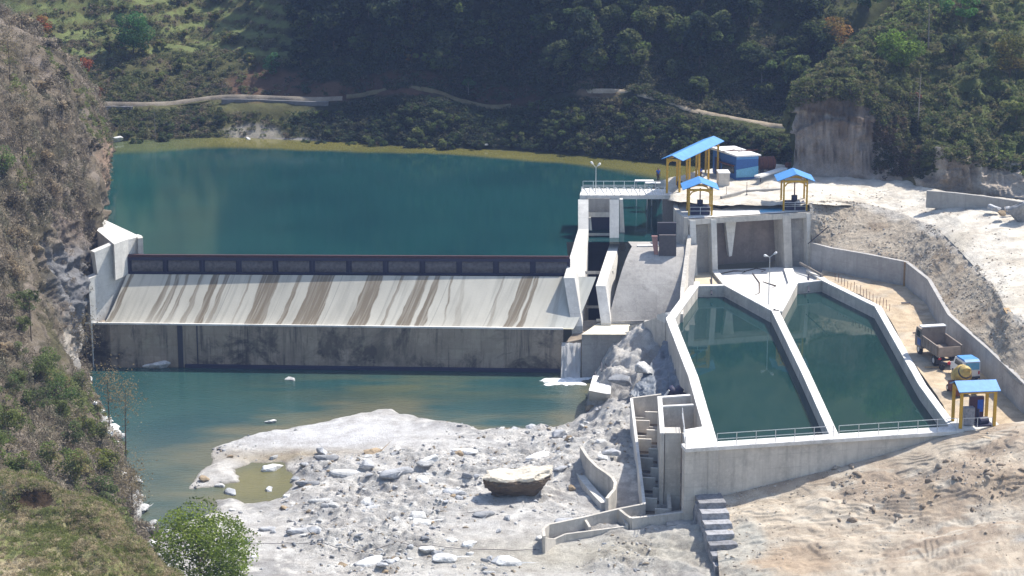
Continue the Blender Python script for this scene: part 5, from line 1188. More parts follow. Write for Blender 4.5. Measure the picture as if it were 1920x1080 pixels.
o = bpy.data.objects.new('boulder', me); col.objects.link(o); o.location = (hb[0], hb[1]+1.3, zz_+1.05); o.scale = (2.85, 1.6, 1.65); o.rotation_euler = (0, -.05, .08)
tag(o, 'large brown boulder with a pale top alone on the pale river bed', 'boulder')
heroes = [(295, 688, 1.9, 'W', 'large white boulder at the foot of the dam on the left'), (510, 880, 1.45, 'W', 'smooth white boulder at the far edge of the olive pool'), (1300, 640, 0, 'W', ''),
          (432, 925, 1.0, 'G', 'grey boulder at the near left side of the olive pool'), (412, 912, .7, 'W', 'pale boulder at the tip of the gravel tongue'), (630, 985, 0, 'G', ''), (720, 895, 1.7, 'G', 'flat grey slab rock in the middle of the river bed'), (690, 945, 1.1, 'G', 'bluish rounded rock below the flat grey slab'),
          (545, 712, .75, 'W', 'pale low rock just breaking the river surface near the dam'), (508, 792, .75, 'W', 'flat white rock in the river off the gravel bank'), (880, 1022, 1.0, 'W', 'white crumbly rock near the bottom centre of the river bed'), (965, 808, 1.0, 'G', 'layered grey rock at the edge of the river'), (1012, 806, .3, 'B', 'small yellowish rock at the river edge'),
          (1148, 850, 1.1, 'G', 'dark pointed rock between the curved wall and the fish ladder'), (1110, 766, .95, 'B', 'brown broken rock on the shore below the pale block'), (1205, 652, 2.1, 'W', 'broad pale slab rock under the rising wing wall'), (1205, 692, 1.8, 'W', 'pale rounded rock beside the grey tarpaulin'), (1165, 712, 1.5, 'G', 'cracked grey rock right of the pale block'), (592, 870, 1.2, 'G', 'jagged grey rock right of the olive pool'), (700, 850, 1.3, 'B', 'mossy low rock ledge at the back of the gravel bank'), (505, 918, .7, 'G', 'bluish rock on the near shore of the olive pool')]
for k, (x, y, s, c, lab) in enumerate(heroes):
    if not s: continue
    p = P(x, y, .4); z = bedz(p[0], p[1]) if y > 620 else 3; z = max(z, 0); p = P(x, y, z); me = (RMW if c == 'W' else RMB if c == 'B' else RM)[k % 3]
    rock(me, (p[0], p[1], z+.05), (s, s*.7, s*(.75 if s < 1.6 or y < 700 else .55)), k*.7, lab, None, tilt=.08*(k % 3))
GSL = 'broad flat rocks on the river bed'; RSL = [rock_mesh(300+k, 20, 2, .07, (1, .75, .30)) for k in range(4)]
for k, me in enumerate(RSL): me.materials.append(M['rock_white' if k % 2 else 'rock'])
for k, (x, y, s) in enumerate(((575, 905, 1.5), (650, 890, 1.9), (740, 905, 2.0), (800, 880, 1.3), (690, 958, 1.5), (600, 950, 1.3), (850, 930, 1.4), (780, 985, 1.6), (560, 1000, 1.5), (700, 1050, 1.9), (905, 975, 1.2), (830, 1050, 1.5), (610, 868, 1.6), (1010, 870, 1.7), (1060, 985, 1.3), (950, 1050, 1.6), (500, 985, 1.0), (870, 850, 1.5))):
    p = P(x, y, .9); z = bedz(p[0], p[1]); rock(RSL[k % 4], (p[0], p[1], z+s*.08), (s, s*random.uniform(.7, 1), s*random.uniform(.8, 1.1)), random.uniform(-.6, .6), 'broad flat rock', GSL, 'flat_rock', tilt=random.uniform(-.12, .12))
labs = {'G': 'pale grey angular rock lying loose on the river bed', 'W': 'bright white rock lying loose on the river bed', 'B': 'tan brown rock lying loose on the river bed'}
n = 0
while n < 250:
    x = random.uniform(310, 1190); y = random.uniform(800, 1078); p = P(x, y, .7)
    h, s_ = bed_height(np.array([[p[0], p[1]]])); h = float(h[0]); s_ = float(s_[0])
    if s_ < .4: continue
    if fbm(np.array([[p[0], p[1], 0]]), .09, 2, 77)[0] < random.uniform(-.45, .05) and random.random() < .7: continue
    if 1020 < x < 1210 and y > 930: continue
    if abs(x-970) < 75 and 890 < y < 950: continue
    if ((p[0]-P(620, 825, 0)[0])/12)**2+((p[1]-P(620, 825, 0)[1])/6)**2 < 1: continue
    s = min(.95, .16+random.expovariate(4.2)); c = random.choices('GWB', (6, 5, 1))[0]; me = random.choice({'G': RM, 'W': RMW, 'B': RMB}[c])
    rock(me, (p[0], p[1], h+s*.12), (s, s*random.uniform(.6, 1), s*random.uniform(.6, 1.1)), random.uniform(0, 6.28), labs[c], 'loose %s rocks on the river bed' % {'G': 'grey', 'W': 'white', 'B': 'brown'}[c], tilt=random.uniform(-.3, .3)); n += 1
def pebbles(name, label, cnt, region, zfun, smin, smax, colr, mat, cond=None, group=None):
    bm_p = rock_mesh(5, 9, 0, .1, (1, .8, .6)); base_v = np.array([v.co[:] for v in bm_p.vertices]); tri = np.array([p.vertices[:] for p in bm_p.polygons])
    V = []; F = []; C = []; k = 0; tries = 0; nv = len(base_v)
    P0 = np.column_stack([rng.uniform(region[0], region[2], cnt*3), rng.uniform(region[1], region[3], cnt*3)])
    W_ = np.array([P(a, b, region[4]) for a, b in P0]); z, ok = zfun(W_); W_ = np.c_[W_[:, :2], z][ok][:cnt]; m_ = len(W_)
    s = smin+(smax-smin)*rng.random(m_)**3; th = rng.uniform(0, 6.28, m_); c, sn = np.cos(th), np.sin(th)
    B = base_v[None]*s[:, None, None]*rng.uniform(.7, 1.25, (m_, 1, 3)); X = B[..., 0]*c[:, None]-B[..., 1]*sn[:, None]; Y = B[..., 0]*sn[:, None]+B[..., 1]*c[:, None]
    V = np.stack([X, Y, B[..., 2]], -1)+W_[:, None]; F = (tri[None]+np.arange(m_)[:, None, None]*nv).reshape(-1, 3)
    cc = np.array(colr)[rng.integers(0, len(colr), m_)]*rng.uniform(.7, 1.15, (m_, 1)); C = np.repeat(cc, nv, 0)
    o = fast_mesh(name, V.reshape(-1, 3), F, M[mat], C, 'zone'); tag(o, label, None, None, 'stuff')
def zbed(W_):
    z, s = bed_height(W_[:, :2]); dens = fbm(np.c_[W_[:, :2], W_[:, 0]*0], .09, 2, 77)
    bank = (((W_[:, :2]-np.array(P(620, 825, 0)[:2]))/np.array([11, 5.5]))**2).sum(1) < 1
    return z, (s > .15) & (dens > rng.uniform(-.6, .2, len(z))) & (~bank | (rng.random(len(z)) < .04))
pebbles('river_gravel', 'loose pale cobbles and gravel strewn over the river bed', 3600, (290, 790, 1230, 1085, .6), zbed, .05, .34, [(.62, .62, .62), (.40, .42, .46), (.75, .74, .71), (.5, .42, .32)], 'rockground')
def stones_on(name, label, pts, smin, smax, colr, mat='rockground'):
    bp = rock_mesh(5, 9, 0, .1, (1, .8, .6)); bv = np.array([v.co[:] for v in bp.vertices]); tri = np.array([p.vertices[:] for p in bp.polygons]); m_ = len(pts); nv = len(bv)
    s = smin+(smax-smin)*rng.random(m_)**3; th = rng.uniform(0, 6.28, m_); c, sn = np.cos(th), np.sin(th)
    B = bv[None]*s[:, None, None]*rng.uniform(.7, 1.25, (m_, 1, 3)); X = B[..., 0]*c[:, None]-B[..., 1]*sn[:, None]; Y = B[..., 0]*sn[:, None]+B[..., 1]*c[:, None]
    V = np.stack([X, Y, B[..., 2]], -1)+pts[:, None]; F = (tri[None]+np.arange(m_)[:, None, None]*nv).reshape(-1, 3)
    cc = np.array(colr)[rng.integers(0, len(colr), m_)]*rng.uniform(.7, 1.15, (m_, 1)); o = fast_mesh(name, V.reshape(-1, 3), F, M[mat], np.repeat(cc, nv, 0), 'zone'); tag(o, label, None, None, 'stuff')
def gs(G, n, box):
    nv, nu, _ = G.shape; i = rng.integers(0, nv, n*8); j = rng.integers(0, nu, n*8); p = G[i, j]; x, y = proj(p[:, 0], p[:, 1], p[:, 2]); p = p[(x > box[0]) & (x < box[2]) & (y > box[1]) & (y < box[3])]
    f = fbm(p, .25, 2, 12) > rng.uniform(-.5, .35, len(p)); return p[f][:n]
stones_on('soil_clods', 'small clods and stones scattered over the excavated soil slope', gs(GD, 1500, (1330, 800, 1930, 1085)), .03, .2, [(.45, .39, .31), (.34, .28, .21), (.55, .52, .47)], 'soilground')
stones_on('earth_clods', 'broken clods of brown earth lying on the rough part of the excavated soil', gs(GD, 130, (1560, 860, 1925, 980)), .12, .6, [(.40, .33, .26), (.33, .265, .20), (.46, .40, .33)], 'soilground')
stones_on('slope_rubble', 'loose stones and rubble lying on the cut slope above the retaining wall', gs(GS, 3200, (1515, 375, 1930, 740)), .03, .24, [(.55, .50, .42), (.40, .34, .27), (.62, .60, .57)])
stones_on('road_stones', 'loose pale stones along the edges of the dirt road', gs(GR, 700, (1500, 320, 1930, 600)), .03, .2, [(.6, .56, .5), (.42, .37, .31)])
for k, (x, y, s, c, lab) in enumerate(((1918, 402, 2.0, 'W', 'huge rounded grey boulder at the right edge of the dirt road'), (1878, 398, .75, 'B', 'brown rock in the rubble pile beside the low roadside wall'), (1862, 388, .9, 'G', 'dark grey rock in the rubble pile beside the low roadside wall'), (1892, 392, .8, 'G', 'flat rock on top of the rubble pile by the road'), (1855, 378, .6, 'G', 'small grey rock at the far end of the rubble pile'))):
    p = P(x, y+8, 15.6); rock({'W': RM, 'B': RMB, 'G': RM}[c][k % 3], (p[0], p[1], 15.7+s*.4), (s, s*.9, s*(1.4 if k == 0 else .9)), k*1.1, lab, None)
# tarpaulin draped over the rocks
TP = [[P(1246, 640, 6.2), P(1262, 650, 6.2), P(1272, 690, 5.8), P(1278, 735, 5)], [P(1236, 660, 5.4), P(1250, 672, 5.3), P(1258, 705, 5), P(1262, 745, 4.4)], [P(1215, 690, 4.9), P(1228, 705, 4.8), P(1238, 728, 4.5), P(1246, 756, 4)],
      [P(1196, 718, 4.4), P(1206, 728, 4.3), P(1218, 742, 4.1), P(1230, 758, 3.6)], [P(1180, 742, 3.8), P(1190, 746, 3.7), P(1200, 752, 3.5), P(1212, 760, 3.2)]]
tp_, _ = patch('tarpaulin', TP, 60, 90, M['tarp'], amp=.22, nscale=.9, seed=7, ridge=True, oct_=4, edge0=False); del tp_['kind']
so_ = tp_.modifiers.new('thick', 'SOLIDIFY'); so_.thickness = .04; tag(tp_, 'grey tarpaulin draped over rocks beside the basin wall', 'tarpaulin')
pk = thing('black_bundle', 'dark bundle with a pale strap lying by the chamber behind the fish ladder', 'bundle', P(1265, 735, 5))
p = Vector(P(1266, 736, 6.2)); MB().tube([p+Vector((-.6, 0, -.9)), p+Vector((-.5, 0, -.1)), p+Vector((0, 0, .3)), p+Vector((.5, 0, -.1)), p+Vector((.6, 0, -1))], [.3, .5, .55, .5, .35], 10).build('sack', M['navy'], pk, True)
MB().tube([p+Vector((-.9, -.3, -.8)), p+Vector((-.95, -.35, -.2)), p+Vector((-.6, -.4, .35))], [.1, .13, .08], 8).build('strap', M['white'], pk)
for k, q in enumerate(([(1395, 509), (1418, 503), (1436, 506)], [(1411, 512), (1424, 530), (1424, 549)], [(1430, 528), (1455, 536)], [(1350, 513), (1375, 508), (1400, 508)])):
    t = thing('driftwood', ('curved grey branch lying across the pale slab between the basins', 'forked dark branch in the middle of the pale slab between the basins', 'short twig beside the tall lamp post on the pale slab', 'long thin twig at the back of the pale slab')[k], 'branch', P(*q[0], 8.05))
    MB().tube([P(x, y, 8.07) for x, y in q], [.05, .07, .04][:len(q)], 5).build('stem', M['bark'], t); a = P(*q[-1], 8.07); b = P(q[-1][0]-9, q[-1][1]+4, 8.15); MB().bar(a, b, .03, 5).build('twig', M['bark'], t)

cbp = [(432, 1016), (560, 1026), (700, 1034), (860, 1036), (1012, 1030)]
t = thing('cable', 'thin grey cable lying across the river bed to the end of the trough', 'cable', P(432, 1016, .9)); q_ = []
for k in range(25):
    u = k/24*(len(cbp)-1); i = min(int(u), len(cbp)-2); x = cbp[i][0]+(cbp[i+1][0]-cbp[i][0])*(u-i); y = cbp[i][1]+(cbp[i+1][1]-cbp[i][1])*(u-i); p = P(x, y, .8); q_.append((p[0], p[1], bedz(p[0], p[1])+.12))
MB().tube(q_, [.025]*len(q_), 4).build('wire', M['dark'], t)
t = thing('leaning_pole', 'dark pole leaning on the slope right of the intake building', 'pole', P(1515, 457, 11)); MB().bar(P(1515, 457, 11.0), P(1552, 426, 12.9), .06, 5).build('shaft', M['dark'], t)
t = thing('leaning_pole', 'weathered log lying at the top of the right basin wall', 'log', P(1500, 500, 8.6)); MB().bar(P(1500, 493, 8.9), P(1542, 517, 8.45), .13, 7, .16).build('log', M['bark_pale'], t)

# ================================================================ VEGETATION
def hit(G, px, py):
    V = G.reshape(-1, 3); x, y = proj(V[:, 0], V[:, 1], V[:, 2]); d = (x-px)**2+(y-py)**2+np.clip(V[:, 1]-np.min(V[:, 1]), 0, 400)*.02
    return V[np.argmin(d)]
DG = [(.032, .050, .026), (.042, .060, .028), (.058, .072, .034), (.026, .042, .026)]
MG = [(.060, .088, .030), (.080, .105, .038), (.100, .115, .048), (.065, .080, .038)]
PG = [(.085, .115, .035), (.10, .12, .045), (.12, .13, .055)]
BG = [(.11, .17, .03), (.14, .20, .04), (.08, .13, .028)]
OB = [(.17, .10, .035), (.13, .095, .035), (.10, .085, .03)]
RB = [(.22, .06, .03), (.26, .08, .035), (.18, .07, .04)]
DB = [(.165, .135, .10), (.11, .095, .07), (.22, .185, .14), (.085, .075, .05)]
GDW = 'trees of the shaded wood beyond the reservoir'; GMW = 'trees on the sunlit slope above the footpath'; GTS = 'small trees on the terraced slope'; GSB = 'bushes on the bank below the footpath'
protos = {}
protos['dark'] = [tree_proto('dark_tree', 'dense dark evergreen tree in the shaded wood beyond the reservoir', GDW, 5.6, 4.4, DG, 2600, 34, .30, .22), tree_proto('dark_tree', 'dense dark evergreen tree in the shaded wood beyond the reservoir', GDW, 6.6, 3.6, DG+MG[:1], 2300, 30, .30, .2),
                  tree_proto('dark_tree', 'dense dark evergreen tree in the shaded wood beyond the reservoir', GDW, 4.8, 4.8, DG[:3]+MG[:2], 2300, 26, .30, .18)]
protos['mid'] = [tree_proto('leafy_tree', 'mid green broadleaf tree on the sunlit slope above the footpath', GMW, 4.6, 3.9, MG, 2200, 28, .27, .22), tree_proto('leafy_tree', 'mid green broadleaf tree on the sunlit slope above the footpath', GMW, 3.6, 3.8, MG+PG[:1], 1900, 26, .27, .18),
                 tree_proto('leafy_tree', 'mid green broadleaf tree on the sunlit slope above the footpath', GMW, 5.4, 3.4, MG[:2]+DG[:2], 2200, 28, .27, .25)]
protos['pale'] = [tree_proto('small_tree', 'low olive green tree on the terraced slope at the upper left', GTS, 2.3, 2.5, PG, 1100, 16, .16, .2, trunkr=.08), tree_proto('small_tree', 'low olive green tree on the terraced slope at the upper left', GTS, 2.0, 3.0, PG[:2]+OB[2:], 1100, 16, .16, .15, trunkr=.08)]
protos['bush'] = [tree_proto('bank_bush', 'dark green bush overhanging the far shore below the footpath', GSB, 2.0, 2.9, DG[1:]+MG[:2], 1300, 18, .17, .08, trunkr=.08, cat='bush'), tree_proto('bank_bush', 'dark green bush overhanging the far shore below the footpath', GSB, 1.5, 2.2, MG, 900, 14, .16, .08, trunkr=.06, cat='bush')]
first = {}
def plant(kind, loc, s, label=None, group=None):
    k = random.randrange(len(protos[kind])); pr = protos[kind][k]
    if (kind, k) not in first: first[(kind, k)] = 1; pr.location = loc; pr.rotation_euler = (0, 0, random.uniform(0, 6.28)); pr.scale = (s, s, s*random.uniform(.85, 1.15)); o = pr
    else: o = dup(pr, loc, random.uniform(0, 6.28), label, (s, s, s*random.uniform(.85, 1.15)))
    if label: o['label'] = label
    if group: o['group'] = group
    return o
def spread(x0, x1, y0, y1, n, mind, ok=lambda x, y: True):
    pts = []; t = 0
    while len(pts) < n and t < n*60:
        t += 1; x, y = random.uniform(x0, x1), random.uniform(y0, y1)
        if ok(x, y) and all((x-a)**2+((y-b)*1.6)**2 > mind**2 for a, b in pts): pts.append((x, y))
    return pts
earth = lambda x, y: any(((x-a)/rx)**2+((y-b)/ry)**2 < 1 for a, b, rx, ry in ((505, 158, 80, 34), (620, 170, 60, 18), (760, 158, 90, 26), (950, 178, 70, 24), (1120, 165, 45, 20)))
for x, y in spread(540, 1110, -130, 150, 85, 34, lambda x, y: not earth(x, y+0) and y < 178-abs(x-800)*.02):
    plant('dark', hit(GF, x, y), random.uniform(.65, 1.15))
for x, y in spread(1060, 1545, -130, 215, 75, 30, lambda x, y: y < np.interp(x, [1060, 1080, 1250, 1450, 1560], [150, 150, 182, 215, 230]) and not earth(x, y)):
    d = random.random(); plant('mid' if d < .72 else 'dark', hit(GF, x, y), random.uniform(.6, 1.05), *(('dark evergreen tree scattered on the sunlit slope above the footpath', GMW+', dark ones') if d >= .72 else (None, None)))
for x, y in spread(190, 560, -110, 165, 42, 34, lambda x, y: not earth(x, y)): plant('pale', hit(GF, x, y), random.uniform(.5, 1.0))
for x, y in spread(205, 1250, 205, 285, 64, 24, lambda x, y: not (420 < x < 560 and 225 < y) and y > np.interp(x, FX, fy1)+26): plant('bush', hit(GF, x, y), random.uniform(.6, 1.1)*(.7 if x < 620 else 1))
for x, y in spread(1250, 1500, 232, 300, 22, 24, lambda x, y: y > np.interp(x, FX, fy1)+30): plant('bush', hit(GF, x, y), random.uniform(.8, 1.3), 'dark green bush on the slope behind the blue site office', 'bushes behind the blue site office')
def special(name, label, G, px, py, h, w, cols, n=2600, nl=28, leaf=.16, th=.2, bark='bark', tr_=.12, **k):
    t = tree_proto(name, label, None, h, w, cols, n, nl, leaf, th, bark, tr_, **k); t.location = hit(G, px, py) if G is not None else py; return t
special('green_tree', 'bright green rounded tree alone on the terraced slope at the upper left', GF, 252, 100, 6.0, 4.8, [(.04, .10, .035), (.03, .08, .03), (.055, .12, .04)], 4200, 34, th=.12)
special('red_tree', 'slim red leaved tree above the left end of the far shore', GF, 160, 160, 4.2, 1.9, RB, 1100, 16, leaf=.13, th=.3)
special('red_bush', 'red leaved bush left of the slim red tree', GF, 128, 140, 2.6, 2.8, RB, 900, 14, leaf=.13)
special('red_bush', 'lower red leaved bush hanging down to the far left shore', GF, 178, 190, 2.4, 2.0, RB+DB[:1], 800, 12, leaf=.13)
special('orange_tree', 'orange brown tree on the crest of the left bank', GF, 78, 78, 3.8, 4.0, OB+RB[1:2], 1700, 20, leaf=.15)
special('fern_tree', 'small bright green leaning tree at the edge of the red earth bank', GF, 512, 140, 3.2, 2.1, [(.04, .10, .04), (.05, .12, .05)], 1000, 14, leaf=.16, th=.15)
special('autumn_tree', 'orange brown tree at the upper right beside the spur', GF, 1562, 105, 5.2, 4.4, OB, 2600, 28, leaf=.16)
special('olive_tree', 'tall pale olive tree with hanging foliage in the middle of the wood', GF, 1052, 168, 7.4, 3.2, PG+MG[1:3], 2000, 30, leaf=.18, th=.25)
special('ochre_bush', 'small ochre bush on the dark wooded slope', GF, 772, 118, 1.7, 2.4, OB+PG[:1], 700, 12, leaf=.14)
special('young_tree', 'small green tree with a pale trunk on the shaded earth bank', GF, 878, 182, 2.6, 1.9, [(.03, .075, .025)], 700, 12, leaf=.14, th=.4, bark='bark_pale', tr_=.06)
special('bright_tree', 'bright green round tree on top of the spur above the cut cliff', GP, 1686, 128, 4.4, 4.9, BG, 4200, 34, leaf=.15, th=.1)
special('ochre_tree', 'yellowish brown tree at the upper right edge', GP, 1893, 150, 5.2, 3.6, [(.15, .12, .03), (.12, .12, .03), (.09, .10, .03)], 2400, 26, leaf=.15)
special('green_bush', 'leafy green bush at the right edge below the ochre tree', GP, 1905, 225, 2.8, 3.6, MG+PG[:1], 1600, 20, leaf=.15)
special('dark_bush', 'dark green bush beside the bare pale trunk', GP, 1790, 110, 3.0, 3.0, DG, 1500, 20, leaf=.15)
special('green_bush', 'vivid green bush at the top right behind the tall bare trunk', GP, 1800, 40, 3.4, 4.6, [(.04, .10, .03), (.05, .12, .035)], 1900, 22, leaf=.15)
special('green_bush', 'vivid green tree at the top edge left of the spur', GF, 1625, 20, 3.6, 3.8, [(.04, .10, .03), (.04, .085, .03)], 1500, 20, leaf=.15)
def bare(label, G, px, py, h, lean=.05, crown=None, r=.09, mat='bark_pale'):
    p = Vector(hit(G, px, py) if G is not None else py); t = thing('bare_tree', label, 'tree', p)
    MB().tube([p+Vector((0, 0, -.3)), p+Vector((lean*h*.4, 0, h*.5)), p+Vector((lean*h, 0, h))], [r, r*.8, r*.35], 6).build('trunk', M[mat], t)
    mb = MB()
    for k in range(9):
        z = h*(.35+.07*k); s = random.choice((-1, 1)); b = p+Vector((lean*z, 0, z)); mb.tube([b, b+Vector((s*random.uniform(.3, .8), random.uniform(-.4, .4), random.uniform(.2, .6)))], [r*.35, r*.1], 4)
    mb.build('limbs', M[mat], t)
    if crown:
        C = np.array(p)+np.array([lean*h, 0, h*.92])+rng.normal(size=(crown[0], 3))*np.array([crown[1], crown[1], crown[2]]); V, F, c = leaves(C, crown[4], np.tile(crown[3], (crown[0], 1)))
        o = fast_mesh('crown', V, F, M['leaf'], c, parent=t); o.matrix_parent_inverse = parent_matrix(t).inverted()
bare('tall bare pale trunk rising past the top edge on the right', GP, 1741, 95, 7.5, -.03, (900, 1.5, 1.0, (.05, .08, .03), .15))
bare('bare pale trunk with a tuft of red leaves above the cut bank', GP, 1720, 245, 6.6, .02, None)
special('red_bush', 'reddish leafy tuft around the bare pale trunk', GP, 1716, 190, 1.0, 1.5, [(.16, .08, .05)], 260, 7, leaf=.12)
bare('thin bare grey tree leaning on the far left shore', GF, 291, 262, 4.4, -.02, None, .06)
bare('second bare thin trunk in the wood above the path', GF, 1428, 178, 3.4, -.02, None, .07)
# undergrowth: masses nobody could count
pts = grid_sampler(GF, 19000, (40, -60, 1600, 330)); X, Yp = proj(pts[:, 0], pts[:, 1], pts[:, 2])
yp = np.interp(X, FX, fy1)
bare_ = np.array([earth(a, b) for a, b in zip(X, Yp)]); onpath = (Yp < yp+9) & (Yp > yp-7); rocky = (((X-480)/62)**2+((Yp-255)/24)**2 < 1) | (((X-216)/22)**2+((Yp-262)/12)**2 < 1)
wallz = (X > 415) & (X < 640) & (Yp > 183) & (Yp < 212)
dice = rng.random(len(X)) < .3
terr_ = (np.sin(pts[:, 2]*3.6) > .35) & (X < 560) & (Yp < 150) & (rng.random(len(X)) < .8)
keep = (~bare_ | dice) & ~terr_ & ~onpath & (~rocky | dice) & ~wallz & (pts[:, 2] > 11.15)
pts, X, Yp = pts[keep], X[keep], Yp[keep]
pts = pts; L_ = X < 540; C_2 = (X >= 540) & (X < 1080); R_2 = X >= 1080
scatter('hillside_grass', pts[L_], (.25, .75), (.25, .8), 42, .13, [(.10, .115, .05), (.085, .10, .04), (.13, .125, .065), (.15, .12, .085), (.06, .075, .035)], label='olive grass and low scrub covering the terraced slope at the upper left', cat='scrub')
scatter('shaded_undergrowth', pts[C_2], (.4, 1.0), (.4, 1.1), 46, .17, [(.038, .055, .028), (.045, .066, .032), (.065, .068, .040), (.030, .042, .025)], label='dark undergrowth covering the shaded wooded slope beyond the reservoir', cat='undergrowth')
scatter('slope_scrub', pts[R_2], (.35, .95), (.4, 1.0), 44, .16, [(.08, .095, .042), (.07, .09, .035), (.11, .105, .06), (.06, .07, .038), (.13, .115, .07)], label='green brown scrub covering the slope behind the blue office', cat='scrub')
pts = grid_sampler(GP, 6500, (1480, -60, 1960, 345)); X, Yp = proj(pts[:, 0], pts[:, 1], pts[:, 2])
top = np.interp(X, [1480, 1500, 1560, 1622, 1672, 1712, 1760, 1845, 1930], [205, 188, 172, 185, 240, 300, 286, 300, 316])
keep = (Yp < top+9+8*rng.random(len(X))); pts = pts[keep]
scatter('spur_scrub', pts, (.25, .7), (.25, .7), 46, .13, [(.075, .085, .035), (.09, .11, .04), (.11, .105, .055), (.055, .075, .03), (.12, .15, .05)], label='grass and low scrub covering the spur above the cut cliff', cat='scrub', patchy=.2)
# hanging roots and plants on the right flank of the cliff
pts = grid_sampler(GP, 900, (1640, 180, 1730, 335)); scatter('cliff_creeper', pts, (.2, .5), (.4, .9), 40, .12, [(.04, .05, .025), (.06, .06, .03), (.08, .06, .04)], label='dark creepers hanging down the right flank of the cut cliff', cat='creeper')
# left bank: dry twiggy brush
pts = grid_sampler(GL, 9500, (-40, -40, 330, 1085)); X, Yp = proj(pts[:, 0], pts[:, 1], pts[:, 2])
rk_ = (((X-115)/78)**2+((Yp-565)/150)**2 < 1) | (((X-120)/26)**2+((Yp-660)/34)**2 < 1) | ((X > 165) & (Yp > 270) & (Yp < 420)) | (pts[:, 2] < .7)
white_ = (((X-215)/35)**2+((Yp-780)/50)**2 < .8)
keep = ~rk_ & ~white_ | (rng.random(len(X)) < .10); pts = pts[keep]
h_ = rng.random(len(pts)); gr_ = (fbm(pts, .14, 2, 66)+np.clip((Yp[keep]-560)/500, -.1, .45) > .36)
scatter('dry_brush', pts[~gr_], (.25, .7), (.5, 1.4), 44, .17, DB+[(.11, .105, .07)], 'twig', .6, .13, .7, label='dry leafless brown brush covering the steep left bank', cat='brush')
scatter('green_brush', pts[gr_], (.3, .7), (.3, .9), 46, .11, [(.10, .12, .05), (.12, .14, .055), (.15, .13, .08), (.09, .12, .035)], label='green and straw coloured brush among the dry scrub on the left bank', cat='brush')
pts = grid_sampler(GN, 5200, (-30, 880, 400, 1085))
h_ = rng.random(len(pts)); X, Yp = proj(pts[:, 0], pts[:, 1], pts[:, 2]); hol = ((X-72)/36)**2+((Yp-938)/17)**2 < 1
pts = pts[~hol]; h_ = h_[~hol]
scatter('grass', pts, (.12, .4), (.08, .3), 46, .07, [(.14, .155, .06), (.12, .14, .05), (.23, .20, .13), (.27, .23, .16), (.15, .17, .07)], 'leaf', 1.2, .22, .5, label='short green and straw grass on the nearest ridge at the bottom left', cat='grass', patchy=.5)
# individual shrubs and trees of the left bank
special('foreground_tree', 'leafy bright green tree at the bottom left on the edge of the pale river bed', None, 0, P(384, 1175, .3), 9.6, 7.4, [(.095, .14, .026), (.125, .17, .034), (.07, .105, .022)], 17000, 60, leaf=.12, th=.12, tr_=.15, spread=.95)
special('green_shrub', 'fresh green shrub on the left bank opposite the river bend', GL, 108, 770, 3.2, 3.6, [(.09, .13, .04), (.11, .15, .05)], 2400, 26, leaf=.09)
special('green_shrub', 'upper green shrub on the left bank at the foot of the bare rock', GL, 78, 715, 2.4, 3.0, [(.10, .13, .05), (.09, .12, .045)], 1600, 20, leaf=.09)
special('yellow_shrub', 'yellowish green shrub on the shore of the left bank', GL, 190, 890, 2.3, 3.0, [(.15, .16, .03), (.11, .13, .03)], 1700, 22, leaf=.09)
special('green_shrub', 'bright green shrub at the left edge of the photo high on the bank', GL, 8, 330, 3.0, 2.8, [(.12, .17, .05), (.10, .14, .05)], 1400, 18, leaf=.11)
special('green_shrub', 'small bright green shrub near the top of the left bank', GL, 118, 178, 1.7, 1.8, [(.11, .17, .05)], 700, 10, leaf=.11)
special('green_shrub', 'low green shrub in the bottom left corner', GN, 15, 1050, 1.0, 1.9, [(.10, .17, .03)], 1200, 14, leaf=.07)
for k, (px, py, h, lab) in enumerate(((236, 880, 7.6, 'tall thin leafless tree standing by the water on the left shore'), (165, 700, 5.0, 'thin leafless tree growing below the dam abutment'), (205, 800, 4.6, 'short leafless tree between the white rocks and the river'), (58, 640, 4.4, 'leafless grey tree on the left bank above the green shrubs'), (45, 300, 4.0, 'leafless tree on the upper left bank'), (250, 965, 3.6, 'low leafless tree near the bottom of the left shore'), (20, 150, 4.4, 'leafless tree at the top left corner of the bank'))):
    bare(lab, GL, px, py, h, random.uniform(-.04, .04), (700, .75, 1.1, (.14, .12, .08), .10) if k != 3 else None, .07, 'bark')
GLB = 'green shrubs on the lower left bank'; GTW = 'dry brown bushes on the left bank'
sp_ = [tree_proto('bank_shrub', 'green shrub', GLB, 2.0, 2.3, [(.09, .12, .04), (.11, .13, .05), (.08, .10, .035)], 1300, 18, .10, .1, trunkr=.05, cat='shrub'), tree_proto('bank_shrub', 'green shrub', GLB, 2.9, 2.0, [(.08, .11, .035), (.10, .12, .05), (.13, .12, .07)], 1300, 18, .10, .2, trunkr=.06, cat='shrub')]
sd_ = [tree_proto('dry_bush', 'dry brown bush', GTW, 2.4, 2.3, DB[:3], 900, 16, .13, .15, trunkr=.06, cat='bush'), tree_proto('dry_bush', 'dry brown bush', GTW, 1.8, 2.4, DB[1:], 900, 16, .13, .1, trunkr=.06, cat='bush')]
used_ = {}
for lst, n_, box_, md in ((sp_, 26, (10, 560, 285, 960), 26), (sd_, 34, (0, 20, 200, 700), 28)):
    for x, y in spread(box_[0], box_[2], box_[1], box_[3], n_, md, lambda x, y: x < np.interp(y, [0, 60, 150, 300, 420, 430, 700, 710, 850, 960], [60, 90, 150, 185, 175, 60, 60, 150, 215, 255])):
        pr = random.choice(lst); s_ = random.uniform(.6, 1.1); p = hit(GL, x, y)
        if pr.name not in used_: used_[pr.name] = 1; pr.location = p; pr.scale = (s_,)*3
        else: dup(pr, p, random.uniform(0, 6), None, s_)
